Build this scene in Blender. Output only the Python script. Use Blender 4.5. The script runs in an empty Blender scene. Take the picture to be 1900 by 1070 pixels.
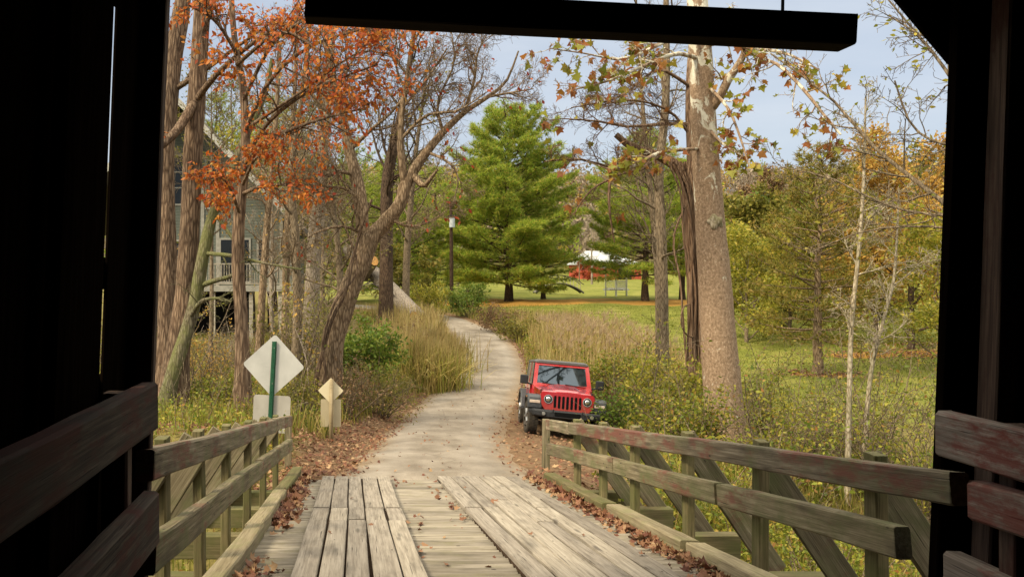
import bpy, bmesh, math, random
import numpy as np
from mathutils import Vector, Matrix, Euler
sc = bpy.context.scene
COL = sc.collection
R = math.radians
rnd = random.Random(7)
F = 1550.0            # focal length in photograph pixels; optical axis at (667, 500)
def P(px, py, Y):     # a spot of the place seen at that pixel, Y metres away
    return Vector(((px-667)/F*Y, Y, (500-py)/F*Y))
def sstep(a, b, x):
    t = np.clip((np.asarray(x, float)-a)/(b-a), 0, 1); return t*t*(3-2*t)

# ------------------------------------------------------------------ objects
WM = {}
def put(o, parent, M):
    COL.objects.link(o)
    WM[o] = M.copy()
    if parent is not None:
        o.parent = parent
        o.matrix_basis = WM[parent].inverted() @ M
    else:
        o.matrix_basis = M
    return o
def thing(name, label, cat, loc=(0,0,0), rot=(0,0,0), group=None):
    o = bpy.data.objects.new(name, None); o.empty_display_size = .2
    put(o, None, Matrix.Translation(Vector(loc)) @ Euler(rot).to_matrix().to_4x4())
    return tag(o, label, cat, group)
def tag(o, label, cat, group=None):
    o['label'] = label; o['category'] = cat
    if group: o['group'] = group
    return o
def kind(o, k):
    o['kind'] = k; return o
def mesh_np(name, V, Fc, m, smooth=False):
    """V (n,3); Fc list of int arrays (k,3)/(k,4) or one array"""
    if not isinstance(Fc, (list, tuple)): Fc = [Fc]
    me = bpy.data.meshes.new(name)
    V = np.asarray(V, np.float32)
    me.vertices.add(len(V)); me.vertices.foreach_set('co', V.ravel())
    Fc = [np.asarray(f, np.int32) for f in Fc if len(f)]
    idx = np.concatenate([f.ravel() for f in Fc])
    tot = np.concatenate([np.full(len(f), f.shape[1], np.int32) for f in Fc])
    st = np.concatenate([[0], np.cumsum(tot)[:-1]]).astype(np.int32)
    me.loops.add(len(idx)); me.loops.foreach_set('vertex_index', idx)
    me.polygons.add(len(tot)); me.polygons.foreach_set('loop_start', st)
    if smooth: me.polygons.foreach_set('use_smooth', np.ones(len(tot), bool))
    me.update(calc_edges=True)
    for mm in (m if isinstance(m, (list, tuple)) else [m]): me.materials.append(mm)
    return me
def obj_np(name, V, Fc, m, parent=None, smooth=False, org=None):
    org = Vector((0,0,0)) if org is None else Vector(org)
    V = np.asarray(V, float) - np.array(org)
    o = bpy.data.objects.new(name, mesh_np(name, V, Fc, m, smooth))
    return put(o, parent, Matrix.Translation(org))
def obj_bm(name, bm, m, parent=None, M=None, smooth=False):
    me = bpy.data.meshes.new(name)
    bmesh.ops.recalc_face_normals(bm, faces=bm.faces[:])
    bm.to_mesh(me); bm.free()
    for mm in (m if isinstance(m, (list, tuple)) else [m]): me.materials.append(mm)
    if smooth:
        me.polygons.foreach_set('use_smooth', np.ones(len(me.polygons), bool))
    o = bpy.data.objects.new(name, me)
    return put(o, parent, M if M is not None else (WM[parent] if parent else Matrix()))
def fbox(bm, a, b, bev=0.0, seg=1):
    """box between two corners"""
    r = bmesh.ops.create_cube(bm, size=1)
    vs = r['verts']
    for v in vs:
        for k in range(3):
            v.co[k] = a[k] + (v.co[k]+.5)*(b[k]-a[k])
    if bev:
        es = {e for v in vs for e in v.link_edges}
        bmesh.ops.bevel(bm, geom=list(es), offset=bev, segments=seg, affect='EDGES', profile=.5)
def fcyl(bm, p0, p1, r0, r1=None, seg=20, bev=0):
    p0, p1 = Vector(p0), Vector(p1); r1 = r0 if r1 is None else r1
    d = p1-p0
    M = Matrix.Translation((p0+p1)/2) @ d.to_track_quat('Z', 'Y').to_matrix().to_4x4()
    r = bmesh.ops.create_cone(bm, cap_ends=True, segments=seg, radius1=r0, radius2=r1, depth=d.length, matrix=M)
    if bev:
        es = [e for v in r['verts'] for e in v.link_edges if len(e.link_faces) == 2 and any(len(f.verts) > 4 for f in e.link_faces)]
        bmesh.ops.bevel(bm, geom=list(set(es)), offset=bev, segments=2, affect='EDGES')
def floft(bm, loops, cap=True):
    rows = [[bm.verts.new(p) for p in lp] for lp in loops]
    n = len(rows[0])
    for a, b in zip(rows[:-1], rows[1:]):
        for i in range(n):
            bm.faces.new((a[i], a[(i+1) % n], b[(i+1) % n], b[i]))
    if cap:
        bm.faces.new(rows[0][::-1]); bm.faces.new(rows[-1])
    return rows
def fprism(bm, poly, y0, y1, bev=0):
    """polygon in x,z extruded along y"""
    a = [bm.verts.new((x, y0, z)) for x, z in poly]; b = [bm.verts.new((x, y1, z)) for x, z in poly]
    n = len(poly); fs = []
    for i in range(n): fs.append(bm.faces.new((a[i], a[(i+1) % n], b[(i+1) % n], b[i])))
    fs.append(bm.faces.new(a[::-1])); fs.append(bm.faces.new(b))
    bmesh.ops.recalc_face_normals(bm, faces=fs)
    if bev:
        bmesh.ops.bevel(bm, geom=list({e for f in fs for e in f.edges}), offset=bev, segments=2, affect='EDGES')
def board(name, p0, p1, w, h, m, parent=None, up=(0,0,1), jit=.004, seg=.5, bev=.008, warp=.006):
    """a sawn timber from p0 to p1, w across, h high, slightly uneven; grain runs along local X"""
    p0, p1 = Vector(p0), Vector(p1)
    d = p1-p0; L = d.length; x = d/L
    z = Vector(up); z = (z - x*z.dot(x)).normalized(); y = z.cross(x)
    M = Matrix((x, y, z)).transposed().to_4x4(); M.translation = p0
    n = max(2, int(L/seg)+1)
    a, b = w/2, h/2; c = min(bev, a*.5, b*.5)
    prof = [(-a+c,-b),(a-c,-b),(a,-b+c),(a,b-c),(a-c,b),(-a+c,b),(-a,b-c),(-a,-b+c)]
    V = []; ph = rnd.uniform(0, 6)
    ring = []
    xs = [0, min(.006, L*.05)] + [L*i/n for i in range(1, n)] + [L-min(.006, L*.05), L]
    for i, xx in enumerate(xs):
        sh = .985 if i in (0, len(xs)-1) else 1
        oy = warp*math.sin(ph+xx*1.3); oz = warp*.6*math.sin(ph*2+xx*1.7)
        for (u, v) in prof:
            V.append((xx, u*sh+oy+rnd.uniform(-jit, jit)*.6, v*sh+oz+rnd.uniform(-jit, jit)*.6))
    fs = []
    k = len(prof)
    for i in range(len(xs)-1):
        for j in range(k):
            fs.append((i*k+j, i*k+(j+1) % k, (i+1)*k+(j+1) % k, (i+1)*k+j))
    me = bpy.data.meshes.new(name)
    me.from_pydata(V, [], [tuple(reversed(f)) for f in fs] + [tuple(range(k)), tuple(range((len(xs)-1)*k, len(xs)*k))[::-1]])
    bmx = bmesh.new(); bmx.from_mesh(me); bmesh.ops.recalc_face_normals(bmx, faces=bmx.faces[:]); bmx.to_mesh(me); bmx.free()
    me.materials.append(m)
    o = bpy.data.objects.new(name, me)
    return put(o, parent, M)

# ------------------------------------------------------------------ materials
class NT:
    def __init__(s, name):
        s.m = bpy.data.materials.new(name); s.m.use_nodes = True
        s.n = s.m.node_tree.nodes; s.l = s.m.node_tree.links
        s.b = s.n['Principled BSDF']; s.out = s.n['Material Output']
        s.b.inputs['Roughness'].default_value = .8
        s.b.inputs['Specular IOR Level'].default_value = .25
    def set(s, sock, v):
        if hasattr(v, 'is_linked') or hasattr(v, 'links'): s.l.new(v, sock)
        else:
            if isinstance(v, (tuple, list)) and len(v) == 3 and sock.type == 'RGBA': v = (*v, 1)
            sock.default_value = v
    def node(s, t, **kw):
        n = s.n.new(t)
        for k, v in kw.items(): setattr(n, k, v)
        return n
    def coord(s, scale=(1,1,1), rand=True, src='Object'):
        tc = s.node('ShaderNodeTexCoord')
        v = tc.outputs[src]
        if rand:
            oi = s.node('ShaderNodeObjectInfo')
            ml = s.node('ShaderNodeMath', operation='MULTIPLY'); s.set(ml.inputs[0], oi.outputs['Random']); ml.inputs[1].default_value = 37.
            ad = s.node('ShaderNodeVectorMath', operation='ADD'); s.set(ad.inputs[0], v); s.set(ad.inputs[1], ml.outputs[0]); v = ad.outputs[0]
        mp = s.node('ShaderNodeMapping'); s.set(mp.inputs['Vector'], v); mp.inputs['Scale'].default_value = scale
        return mp.outputs[0]
    def noise(s, vec, scale=5, detail=4, rough=.55, dist=0):
        n = s.node('ShaderNodeTexNoise'); s.set(n.inputs['Vector'], vec)
        n.inputs['Scale'].default_value = scale; n.inputs['Detail'].default_value = detail
        n.inputs['Roughness'].default_value = rough; n.inputs['Distortion'].default_value = dist
        return n.outputs['Fac']
    def voro(s, vec, scale=5, feature='F1', out='Distance'):
        n = s.node('ShaderNodeTexVoronoi', feature=feature); s.set(n.inputs['Vector'], vec); n.inputs['Scale'].default_value = scale
        return n.outputs[out]
    def ramp(s, fac, stops, interp='LINEAR'):
        n = s.node('ShaderNodeValToRGB'); s.set(n.inputs[0], fac); cr = n.color_ramp; cr.interpolation = interp
        while len(cr.elements) < len(stops): cr.elements.new(.5)
        for e, (p, c) in zip(cr.elements, stops):
            e.position = p; e.color = (*c, 1) if len(c) == 3 else c
        return n.outputs[0]
    def val(s, fac, a, b, lo=0., hi=1.):
        n = s.node('ShaderNodeMapRange'); s.set(n.inputs[0], fac)
        for k, v in zip((1,2,3,4), (a, b, lo, hi)): n.inputs[k].default_value = v
        return n.outputs[0]
    def math(s, op, a, b):
        n = s.node('ShaderNodeMath', operation=op); s.set(n.inputs[0], a); s.set(n.inputs[1], b); return n.outputs[0]
    def mix(s, f, a, b, mode='MIX'):
        n = s.node('ShaderNodeMix', data_type='RGBA', blend_type=mode)
        s.set(n.inputs[0], f); s.set(n.inputs[6], a); s.set(n.inputs[7], b); return n.outputs[2]
    def bump(s, h, strength=.4, dist=.01):
        n = s.node('ShaderNodeBump'); s.set(n.inputs['Height'], h); n.inputs['Strength'].default_value = strength; n.inputs['Distance'].default_value = dist
        s.l.new(n.outputs[0], s.b.inputs['Normal'])
    def col(s, v): s.set(s.b.inputs['Base Color'], v)
    def rough(s, v): s.set(s.b.inputs['Roughness'], v)

def plain(name, c, rough=.6, spec=.3, metal=0, var=.15, scale=6):
    t = NT(name)
    n = t.noise(t.coord(), scale, 5)
    t.col(t.ramp(n, [(.3, tuple(x*(1-var) for x in c)), (.7, tuple(min(1, x*(1+var)) for x in c))]))
    t.rough(t.val(n, .3, .7, max(0, rough-.08), rough+.08)); t.b.inputs['Specular IOR Level'].default_value = spec
    t.b.inputs['Metallic'].default_value = metal
    return t.m
def wood(name, dark, mid, light, paint=None, pth=.55, moss=None, mth=.6, sc_=(.75, 17, 17), bump=.5, stain=.5, pstretch=(3, 2, 9), spec=.2, nails=False):
    t = NT(name)
    v = t.coord(sc_)
    g = t.noise(v, 2.2, 8, .62, .25)
    fine = t.noise(t.coord((1.3, 75, 75)), 2.0, 3, .6)
    gg = t.math('ADD', t.math('MULTIPLY', g, .65), t.math('MULTIPLY', fine, .35))
    c = t.ramp(gg, [(.30, dark), (.48, mid), (.66, light)])
    oi = t.node('ShaderNodeObjectInfo')
    c = t.mix(1.0, c, t.ramp(oi.outputs['Random'], [(0, (.74,.72,.70)), (.5, (.98,.96,.94)), (1, (1.12,1.1,1.05))]), 'MULTIPLY')
    st = t.noise(t.coord((1.0, 3, 3)), 1.6, 5, .6)
    c = t.mix(t.val(st, .5, .74, 0, stain), c, tuple(x*.22 for x in mid))
    crack = t.noise(t.coord((.8, 36, 36)), 2.6, 2, .5, .2)
    ck = t.val(crack, .66, .72, 0, 1)
    c = t.mix(t.math('MULTIPLY', ck, .75), c, tuple(x*.18 for x in dark))
    if moss:
        mo = t.noise(t.coord((2, 3, 3)), 1.5, 6, .65)
        c = t.mix(t.val(mo, mth-.12, mth+.1, 0, .75), c, moss)
    if paint:
        pn = t.noise(t.coord(pstretch), 1.3, 7, .7)
        big = t.noise(t.coord((.8, 1, 1)), 1.1, 2)
        k = t.math('MULTIPLY', t.val(t.math('ADD', t.math('MULTIPLY', pn, .6), t.math('MULTIPLY', big, .5)), pth-.04, pth+.05), .85)
        k = t.math('MULTIPLY', k, t.val(g, .3, .6, .55, 1))
        c = t.mix(k, c, paint)
    if nails:
        nv = t.voro(t.coord((3.2, 9, 9)), 1.0)
        c = t.mix(t.val(nv, .05, .075, .85, 0), c, (.03,.022,.018))
        kn = t.voro(t.coord((1.1, 6, 6)), 1.0)
        c = t.mix(t.val(kn, .06, .16, .7, 0), c, tuple(x*.3 for x in mid))
    t.col(c); t.rough(.85); t.b.inputs['Specular IOR Level'].default_value = spec
    t.bump(t.math('SUBTRACT', gg, t.math('MULTIPLY', ck, .5)), bump, .006)
    return t.m
def leafmat(name, stops, trans=.35, rough=.55, spec=.3):
    t = NT(name)
    g = t.node('ShaderNodeNewGeometry')
    c = t.ramp(g.outputs['Random Per Island'], stops)
    pos = t.noise(t.coord((1,1,1), False), .9, 2)
    c = t.mix(1.0, c, t.ramp(pos, [(.3, (.72,.72,.7)), (.7, (1.15,1.15,1.1))]), 'MULTIPLY')
    t.col(c); t.rough(rough); t.b.inputs['Specular IOR Level'].default_value = spec
    tr = t.node('ShaderNodeBsdfTranslucent'); t.set(tr.inputs[0], c)
    mx = t.node('ShaderNodeMixShader'); mx.inputs[0].default_value = trans
    t.l.new(t.b.outputs[0], mx.inputs[1]); t.l.new(tr.outputs[0], mx.inputs[2]); t.l.new(mx.outputs[0], t.out.inputs[0])
    return t.m
def bark(name, dark, light, scale=(9, 9, 1.3), bump=.9, dist=.04, moss=None, mth=.6, fine=.3):
    t = NT(name)
    v = t.coord(scale, True)
    a = t.noise(v, 1.6, 7, .65, .8)
    w = t.voro(v, 1.9, 'DISTANCE_TO_EDGE')
    h = t.math('ADD', t.math('MULTIPLY', t.val(w, 0, .30), .34), t.math('MULTIPLY', a, .74))
    c = t.ramp(h, [(.22, tuple(x*.35 for x in dark)), (.42, dark), (.72, light)])
    big = t.noise(t.coord((1,1,.5)), 1.4, 4)
    c = t.mix(1., c, t.ramp(big, [(.3, (.75,.75,.75)), (.7, (1.15,1.1,1.05))]), 'MULTIPLY')
    if moss: c = t.mix(t.val(t.noise(t.coord((1,1,.6)), 2.2, 6, .7), mth-.1, mth+.08, 0, .7), c, moss)
    t.col(c); t.rough(.9); t.b.inputs['Specular IOR Level'].default_value = .12
    t.bump(h, bump, dist)
    return t.m

# ------------------------------------------------------------------ branch and leaf makers
def nrm(v):
    return v/np.maximum(np.linalg.norm(v, axis=-1, keepdims=True), 1e-9)
class Wood:
    """collects branch polylines and turns them into one tube mesh"""
    def __init__(s): s.pl = {}
    def add(s, pts, rad, sides): s.pl.setdefault((len(pts), sides), []).append((pts, rad))
    def build(s, lump=0, rng=None):
        Vs, Fs, off = [], [], 0
        for (n, k), items in s.pl.items():
            Pn = np.array([i[0] for i in items], float); Rn = np.array([i[1] for i in items], float)
            M = len(items)
            T = np.empty_like(Pn); T[:,1:-1] = Pn[:,2:]-Pn[:,:-2]; T[:,0] = Pn[:,1]-Pn[:,0]; T[:,-1] = Pn[:,-1]-Pn[:,-2]
            T = nrm(T)
            md = nrm(Pn[:,-1]-Pn[:,0])
            ref = np.zeros((M,3)); ref[np.arange(M), np.argmin(np.abs(md), axis=1)] = 1
            N1 = nrm(np.cross(T, ref[:,None,:])); N2 = np.cross(T, N1)
            ang = np.arange(k)*2*np.pi/k
            rr = Rn[:,:,None]*np.ones(k)
            if lump and rng is not None and k >= 8:
                rr = rr*(1+rng.normal(0, lump, rr.shape))
            V = Pn[:,:,None,:] + rr[...,None]*(np.cos(ang)[None,None,:,None]*N1[:,:,None,:] + np.sin(ang)[None,None,:,None]*N2[:,:,None,:])
            idx = off + np.arange(M*n*k).reshape(M, n, k)
            a = idx[:,:-1,:]; b = idx[:,1:,:]
            q = np.stack([a, np.roll(a,-1,2), np.roll(b,-1,2), b], -1).reshape(-1,4)
            Vs.append(V.reshape(-1,3)); Fs.append(q); off += M*n*k
        return np.concatenate(Vs), np.concatenate(Fs)
def smooth_path(pts, n):
    """Catmull-Rom resample"""
    p = np.array([tuple(q) for q in pts], float)
    if len(p) == 2: p = np.stack([p[0], (p[0]+p[1])/2, p[1]])
    e = np.concatenate([[2*p[0]-p[1]], p, [2*p[-1]-p[-2]]])
    out = []
    m = len(p)-1
    for u in np.linspace(0, m, n):
        i = min(int(u), m-1); t = u-i
        a, b, c, d = e[i], e[i+1], e[i+2], e[i+3]
        out.append(.5*((2*b)+(c-a)*t+(2*a-5*b+4*c-d)*t*t+(3*b-a-3*c+d)*t**3))
    return np.array(out)
def grow(rng, W, tips, p, d, L, r, lvl, sp):
    n = sp['n'][lvl]; st = L/(n-1); wob = sp.get('wob', .22); up = sp['up'][lvl]
    J = rng.normal(0, wob, (n, 3)); J[:,2] += up
    pts = [p]; ds = [d]
    for i in range(n-1):
        d = d+J[i]; d = d/math.sqrt(d[0]*d[0]+d[1]*d[1]+d[2]*d[2])
        p = p+d*st; pts.append(p); ds.append(d)
    rt = sp.get('taper', .72)
    rad = [max(sp.get('rmin', .003), r*(1-rt*i/(n-1))) for i in range(n)]
    W.add(pts, rad, sp['k'][lvl])
    if lvl >= sp.get('leaf_from', 99):
        for i in range(1, n): tips.append((pts[i], ds[i], lvl))
    if lvl+1 < len(sp['n']): spawn(rng, W, tips, np.array(pts), np.array(rad), L, lvl, sp)
def spawn(rng, W, tips, pts, rad, L, lvl, sp, lo=None, kids=None):
    n = len(pts); lo = sp.get('lo', .22) if lo is None else lo
    kids = sp['kids'][lvl] if kids is None else kids
    for j in range(kids):
        f = lo+(1-lo)*(j+rng.random())/kids
        x = f*(n-1); i = min(int(x), n-2); t = x-i
        p = pts[i]*(1-t)+pts[i+1]*t
        d = nrm(pts[i+1]-pts[i])
        q = nrm(np.cross(d, rng.normal(0,1,3)))
        a = rng.uniform(*sp.get('ang', (.6, 1.1)))
        dd = d*math.cos(a)+q*math.sin(a)
        if 'flat' in sp: dd = nrm(dd*np.array([1,1,sp['flat']]))
        cl = L*rng.uniform(*sp['ratio'])*(1.12-.55*f)
        rr = min((rad[i]*(1-t)+rad[i+1]*t)*rng.uniform(.42,.68), cl*.035+.004)
        grow(rng, W, tips, p, dd, cl, rr, lvl+1, sp)
KITE = (np.array([[0,0,0],[.28,.32,.05],[0,1,0],[-.28,.32,.05]]), [(0,1,2,3)])
LANCE = (np.array([[0,0,0],[.14,.4,.03],[0,1,-.06],[-.14,.4,.03]]), [(0,1,2,3)])
OVATE = (np.array([[0,0,0],[.2,.2,.05],[.27,.45,.07],[.15,.78,.02],[0,1.02,-.06],[-.15,.78,.02],[-.27,.45,.07],[-.2,.2,.05]]), [(0,1,2,3,4,5,6,7)])
LOBED = (np.array([[0,0,0],[.2,.06,.05],[.5,.08,.1],[.36,.3,.04],[.56,.52,.1],[.25,.56,.03],[0,1,.0],[-.25,.56,.03],[-.56,.52,.1],[-.36,.3,.04],[-.5,.08,.1],[-.2,.06,.05]]), [tuple(range(12))])
def leaves(rng, C, D, size, shape=KITE, droop=.0, spread=1.0, curl=0):
    """a leaf of the given outline at every point C, growing roughly along D"""
    C = np.asarray(C, float); n = len(C)
    d = nrm(np.asarray(D, float)*(1/spread) + rng.normal(0, .6, (n,3)) + np.array([0,0,-droop]))
    x = nrm(np.cross(d, rng.normal(0, 1, (n,3)))); z = np.cross(x, d)
    S, fs = shape; k = len(S)
    s = (size[0]+(size[1]-size[0])*rng.random(n))[:,None,None]
    loc = np.repeat(S[None], n, 0)
    if curl:
        c = rng.uniform(-curl, curl, (n,1)); loc = loc.copy(); loc[:,:,2] += c*(loc[:,:,1]-.4)**2*2 + np.abs(c)*loc[:,:,0]**2*2
    V = C[:,None,:] + s*(loc[...,0:1]*x[:,None,:]+loc[...,1:2]*d[:,None,:]+loc[...,2:3]*z[:,None,:])
    o = (np.arange(n)*k)[:,None]
    Fc = np.concatenate([o+np.array(f)[None] for f in fs])
    return V.reshape(-1,3), Fc
def needles(rng, C, D, K, ln, w, along=.55):
    C = np.repeat(np.asarray(C, float), K, 0); D = np.repeat(np.asarray(D, float), K, 0); n = len(C)
    d = nrm(D*along+rng.normal(0,.55,(n,3)))
    x = nrm(np.cross(d, rng.normal(0,1,(n,3))))
    L = (ln[0]+(ln[1]-ln[0])*rng.random(n))[:,None]
    V = np.stack([C-x*w, C+x*w, C+d*L], 1).reshape(-1,3)
    return V, np.arange(n*3).reshape(-1,3)
def blades(rng, C, h, w, lean=.35, bend=.5, seed=None):
    """bent grass blades rooted at C: two quads and a tip"""
    n = len(C); C = np.asarray(C, float)
    a = rng.uniform(0, 2*np.pi, n); L = (h[0]+(h[1]-h[0])*rng.random(n)); ln = np.abs(rng.normal(0, lean, n))
    out = np.stack([np.cos(a), np.sin(a), np.zeros(n)], 1)
    b = rng.uniform(0, 2*np.pi, n); sd = np.stack([np.cos(b), np.sin(b), np.zeros(n)], 1)*w
    rows = []
    for f, ww in ((0,1.), (.4,.9), (.75,.6)):
        c = C + np.array([0,0,1])*(L*f*(1-.25*bend*f*ln))[:,None] + out*(L*ln*(f*.35+bend*f*f))[:,None]
        rows += [c-sd*ww, c+sd*ww]
    f = 1.; tip = C + np.array([0,0,1])*(L*(1-.4*bend*ln))[:,None] + out*(L*ln*(.35+bend))[:,None]
    V = np.stack(rows+[tip], 1); k = 7
    o = (np.arange(n)*k)[:,None]
    q = np.concatenate([o+np.array([[0,1,3,2]]), o+np.array([[2,3,5,4]])]); t = o+np.array([[4,5,6]])
    return V.reshape(-1,3), q, t
class Acc:
    """gathers vertex and face arrays of one mesh"""
    def __init__(s): s.V, s.q, s.t, s.x, s.n = [], [], [], {}, 0
    def add(s, V, *Fs):
        for f in Fs:
            f = np.asarray(f); s.x.setdefault(f.shape[1], []).append(f+s.n)
        s.V.append(V); s.n += len(V)
    def arrays(s): return np.concatenate(s.V), [np.concatenate(v) for v in s.x.values()]
# ================================================================== camera, sun, sky
cam = bpy.data.cameras.new('camera'); cam.sensor_width = 36; cam.lens = F/1900*36
cam.shift_x = (950-667)/1900; cam.shift_y = -(535-500)/1900
cam.clip_start = .05; cam.clip_end = 3000
co = bpy.data.objects.new('camera', cam); COL.objects.link(co); co.rotation_euler = (R(90), 0, 0)
sc.camera = co
SUN_EL, SUN_AZ = 40, 238         # azimuth measured clockwise from +Y
w = bpy.data.worlds.new('World'); sc.world = w; w.use_nodes = True
wn, wl = w.node_tree.nodes, w.node_tree.links
bg = wn['Background']
sky = wn.new('ShaderNodeTexSky'); sky.sky_type = 'NISHITA'; sky.sun_disc = False
sky.sun_elevation = R(SUN_EL); sky.sun_rotation = R(SUN_AZ); sky.air_density = 1.0; sky.dust_density = 2.0; sky.altitude = 200
tc = wn.new('ShaderNodeTexCoord')
mp = wn.new('ShaderNodeMapping'); mp.inputs['Scale'].default_value = (1.2, 1.2, 5.0); mp.inputs['Rotation'].default_value = (.0, R(12), 0)
wl.new(tc.outputs['Generated'], mp.inputs[0])
nz = wn.new('ShaderNodeTexNoise'); nz.inputs['Scale'].default_value = 2.3; nz.inputs['Detail'].default_value = 7; nz.inputs['Roughness'].default_value = .6
wl.new(mp.outputs[0], nz.inputs['Vector'])
cr = wn.new('ShaderNodeValToRGB'); cr.color_ramp.elements[0].position = .25; cr.color_ramp.elements[1].position = .75
cr.color_ramp.elements[0].color = (.56,.56,.56,1); cr.color_ramp.elements[1].color = (.95,.95,.95,1)
wl.new(nz.outputs['Fac'], cr.inputs[0])
# thin high cloud: brighter, whiter veils between grey-blue ones
nz2 = wn.new('ShaderNodeTexNoise'); nz2.inputs['Scale'].default_value = 1.3; nz2.inputs['Detail'].default_value = 5
wl.new(mp.outputs[0], nz2.inputs['Vector'])
cc = wn.new('ShaderNodeValToRGB')
cc.color_ramp.elements[0].position = .34; cc.color_ramp.elements[0].color = (4.9, 5.75, 7.1, 1)
cc.color_ramp.elements[1].position = .66; cc.color_ramp.elements[1].color = (6.5, 7.05, 7.8, 1)
wl.new(nz2.outputs['Fac'], cc.inputs[0])
mx = wn.new('ShaderNodeMix'); mx.data_type = 'RGBA'
wl.new(cr.outputs[0], mx.inputs[0]); wl.new(sky.outputs[0], mx.inputs[6]); wl.new(cc.outputs[0], mx.inputs[7])
# a bright veil of cloud overhead, as under any overcast sky; the low sky stays dimmer
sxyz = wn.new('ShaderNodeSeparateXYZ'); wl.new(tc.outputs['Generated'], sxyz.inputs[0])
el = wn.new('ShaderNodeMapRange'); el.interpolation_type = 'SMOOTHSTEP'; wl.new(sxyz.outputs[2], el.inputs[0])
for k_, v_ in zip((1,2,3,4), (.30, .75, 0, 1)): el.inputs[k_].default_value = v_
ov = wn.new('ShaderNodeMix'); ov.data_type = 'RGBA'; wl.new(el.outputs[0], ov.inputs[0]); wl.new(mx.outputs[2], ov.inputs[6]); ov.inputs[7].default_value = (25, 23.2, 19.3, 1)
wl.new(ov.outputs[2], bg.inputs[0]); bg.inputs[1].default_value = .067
sl = bpy.data.lights.new('sun', 'SUN'); sl.energy = 2.9; sl.angle = R(13); sl.color = (1, .86, .62)
so = bpy.data.objects.new('sun', sl); COL.objects.link(so)
sdir = Vector((math.sin(R(SUN_AZ))*math.cos(R(SUN_EL)), math.cos(R(SUN_AZ))*math.cos(R(SUN_EL)), math.sin(R(SUN_EL))))
so.rotation_euler = sdir.to_track_quat('Z', 'Y').to_euler(); so.location = sdir*60
sc.view_settings.view_transform = 'Standard'; sc.view_settings.look = 'None'
sc.view_settings.exposure = .78; sc.view_settings.gamma = 1
sc.cycles.max_bounces = 7; sc.cycles.diffuse_bounces = 3; sc.cycles.glossy_bounces = 3; sc.cycles.transmission_bounces = 4
sc.cycles.transparent_max_bounces = 6; sc.cycles.sample_clamp_indirect = 4
sc.cycles.use_denoising = True

# ================================================================== the lie of the land
_gy = [-200,-40,-14,-9,0,4,7,9.4,10.6,11.4,12,16,20,24,29,34.5,40,46,54,62,68,80,95,110,130,150,180,230,300,380,520,1500]
_gz = [-3,-3,-3.2,-5.6,-6.0,-5.9,-5.4,-4.5,-3.7,-3.06,-2.98,-3.46,-3.95,-4.3,-4.46,-4.42,-4.27,-4.08,-3.85,-3.5,-3.3,-3.0,-2.95,-2.7,-2.2,-1.75,0,9,21,33,38,40]
_ry = [11,15,20,25,30,34.5,40,45,50,54,60,66,74,90]
_rx = [1.0,1.40,2.0,2.92,4.12,5.19,6.15,6.8,7.1,7.0,6.3,4.3,-1,-14]
_rh = [1.35,1.35,1.45,1.55,1.65,1.72,1.7,1.6,1.55,1.5,1.4,1.4,1.4,1.4]
def rc(y): return np.interp(y, _ry, _rx)
def rh(y): return np.interp(y, _ry, _rh)
def gz(x, y):
    x = np.asarray(x, float); y = np.asarray(y, float)
    ys = np.asarray(y)
    z = (np.interp(ys-1.2, _gy, _gz)+np.interp(ys+1.2, _gy, _gz)+np.interp(ys, _gy, _gz)*2)/4
    # the road causeway stays level where the stream bank falls away
    z0 = np.interp(ys, _gy, _gz)
    near = sstep(14, 11.8, y)
    z = z*(1-near)+z0*near
    u = x-rc(y)
    off = np.clip(np.abs(u)-2.0, 0, 5)
    z = z - near*sstep(8, 11, y)*off*.35
    z = z + .45*sstep(-1.5, -3.2, u)*sstep(12.5, 15, y)*sstep(62, 50, y)
    z = z - .1*np.clip(u-1.9, 0, 5)*sstep(10, 14, y)*sstep(34, 27, y)
    z = z + .12*np.sin(x*.35+1.3)*np.sin(y*.27)*sstep(2.2, 5, np.abs(u))*sstep(12, 18, y)
    z = z + .05*np.sin(x*1.7+y*.9)*np.sin(y*1.3-x*.4)*sstep(1.9, 3, np.abs(u))
    hill = sstep(170, 240, y)
    z = z + hill*(3.5*np.sin(x*.021+1)+2.5*np.sin(x*.05+y*.02)) + 7*sstep(60, 190, x)*sstep(190, 330, y) + 5*sstep(-30,-140,x)*sstep(120,300,y)
    return z
def G(x, y): return float(gz(x, y))

litter_spots = [(14.3,78,8.5,6),(27,78,6,3.5),(32,80,5,3),(19,83,7,3),(27,41.0,4.5,1.3),(19.5,35,1.5,.9)]
xs = np.concatenate([np.linspace(-700,-70,40), np.linspace(-68,-16,50), np.linspace(-15.5,16,120), np.linspace(16.6,45,70), np.linspace(46,130,70), np.linspace(135,900,50)])
ys = np.concatenate([np.linspace(-200,-20,14), np.linspace(-16,8,30), np.linspace(8.3,35,120), np.linspace(35.4,100,150), np.linspace(101,200,70), np.linspace(203,420,60), np.linspace(430,1500,20)])
X, Y = np.meshgrid(xs, ys)
Z = gz(X, Y)
U = np.abs(X-rc(Y))-rh(Y)
Z = np.where((Y > 11.4) & (Y < 74), Z - .10*sstep(.15, -.35, U), Z)
nx_, ny_ = len(xs), len(ys)
ii = np.arange(nx_*ny_).reshape(ny_, nx_)
q = np.stack([ii[:-1,:-1], ii[:-1,1:], ii[1:,1:], ii[1:,:-1]], -1).reshape(-1,4)
t = NT('meadow_ground')
at = t.node('ShaderNodeAttribute', attribute_name='zone'); sp = t.node('ShaderNodeSeparateColor'); t.l.new(at.outputs['Color'], sp.inputs[0])
v = t.coord((1,1,1), False)
n1 = t.noise(v, .55, 6, .62); n2 = t.noise(v, 7, 6, .7); n3 = t.noise(v, 40, 3, .7)
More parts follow.
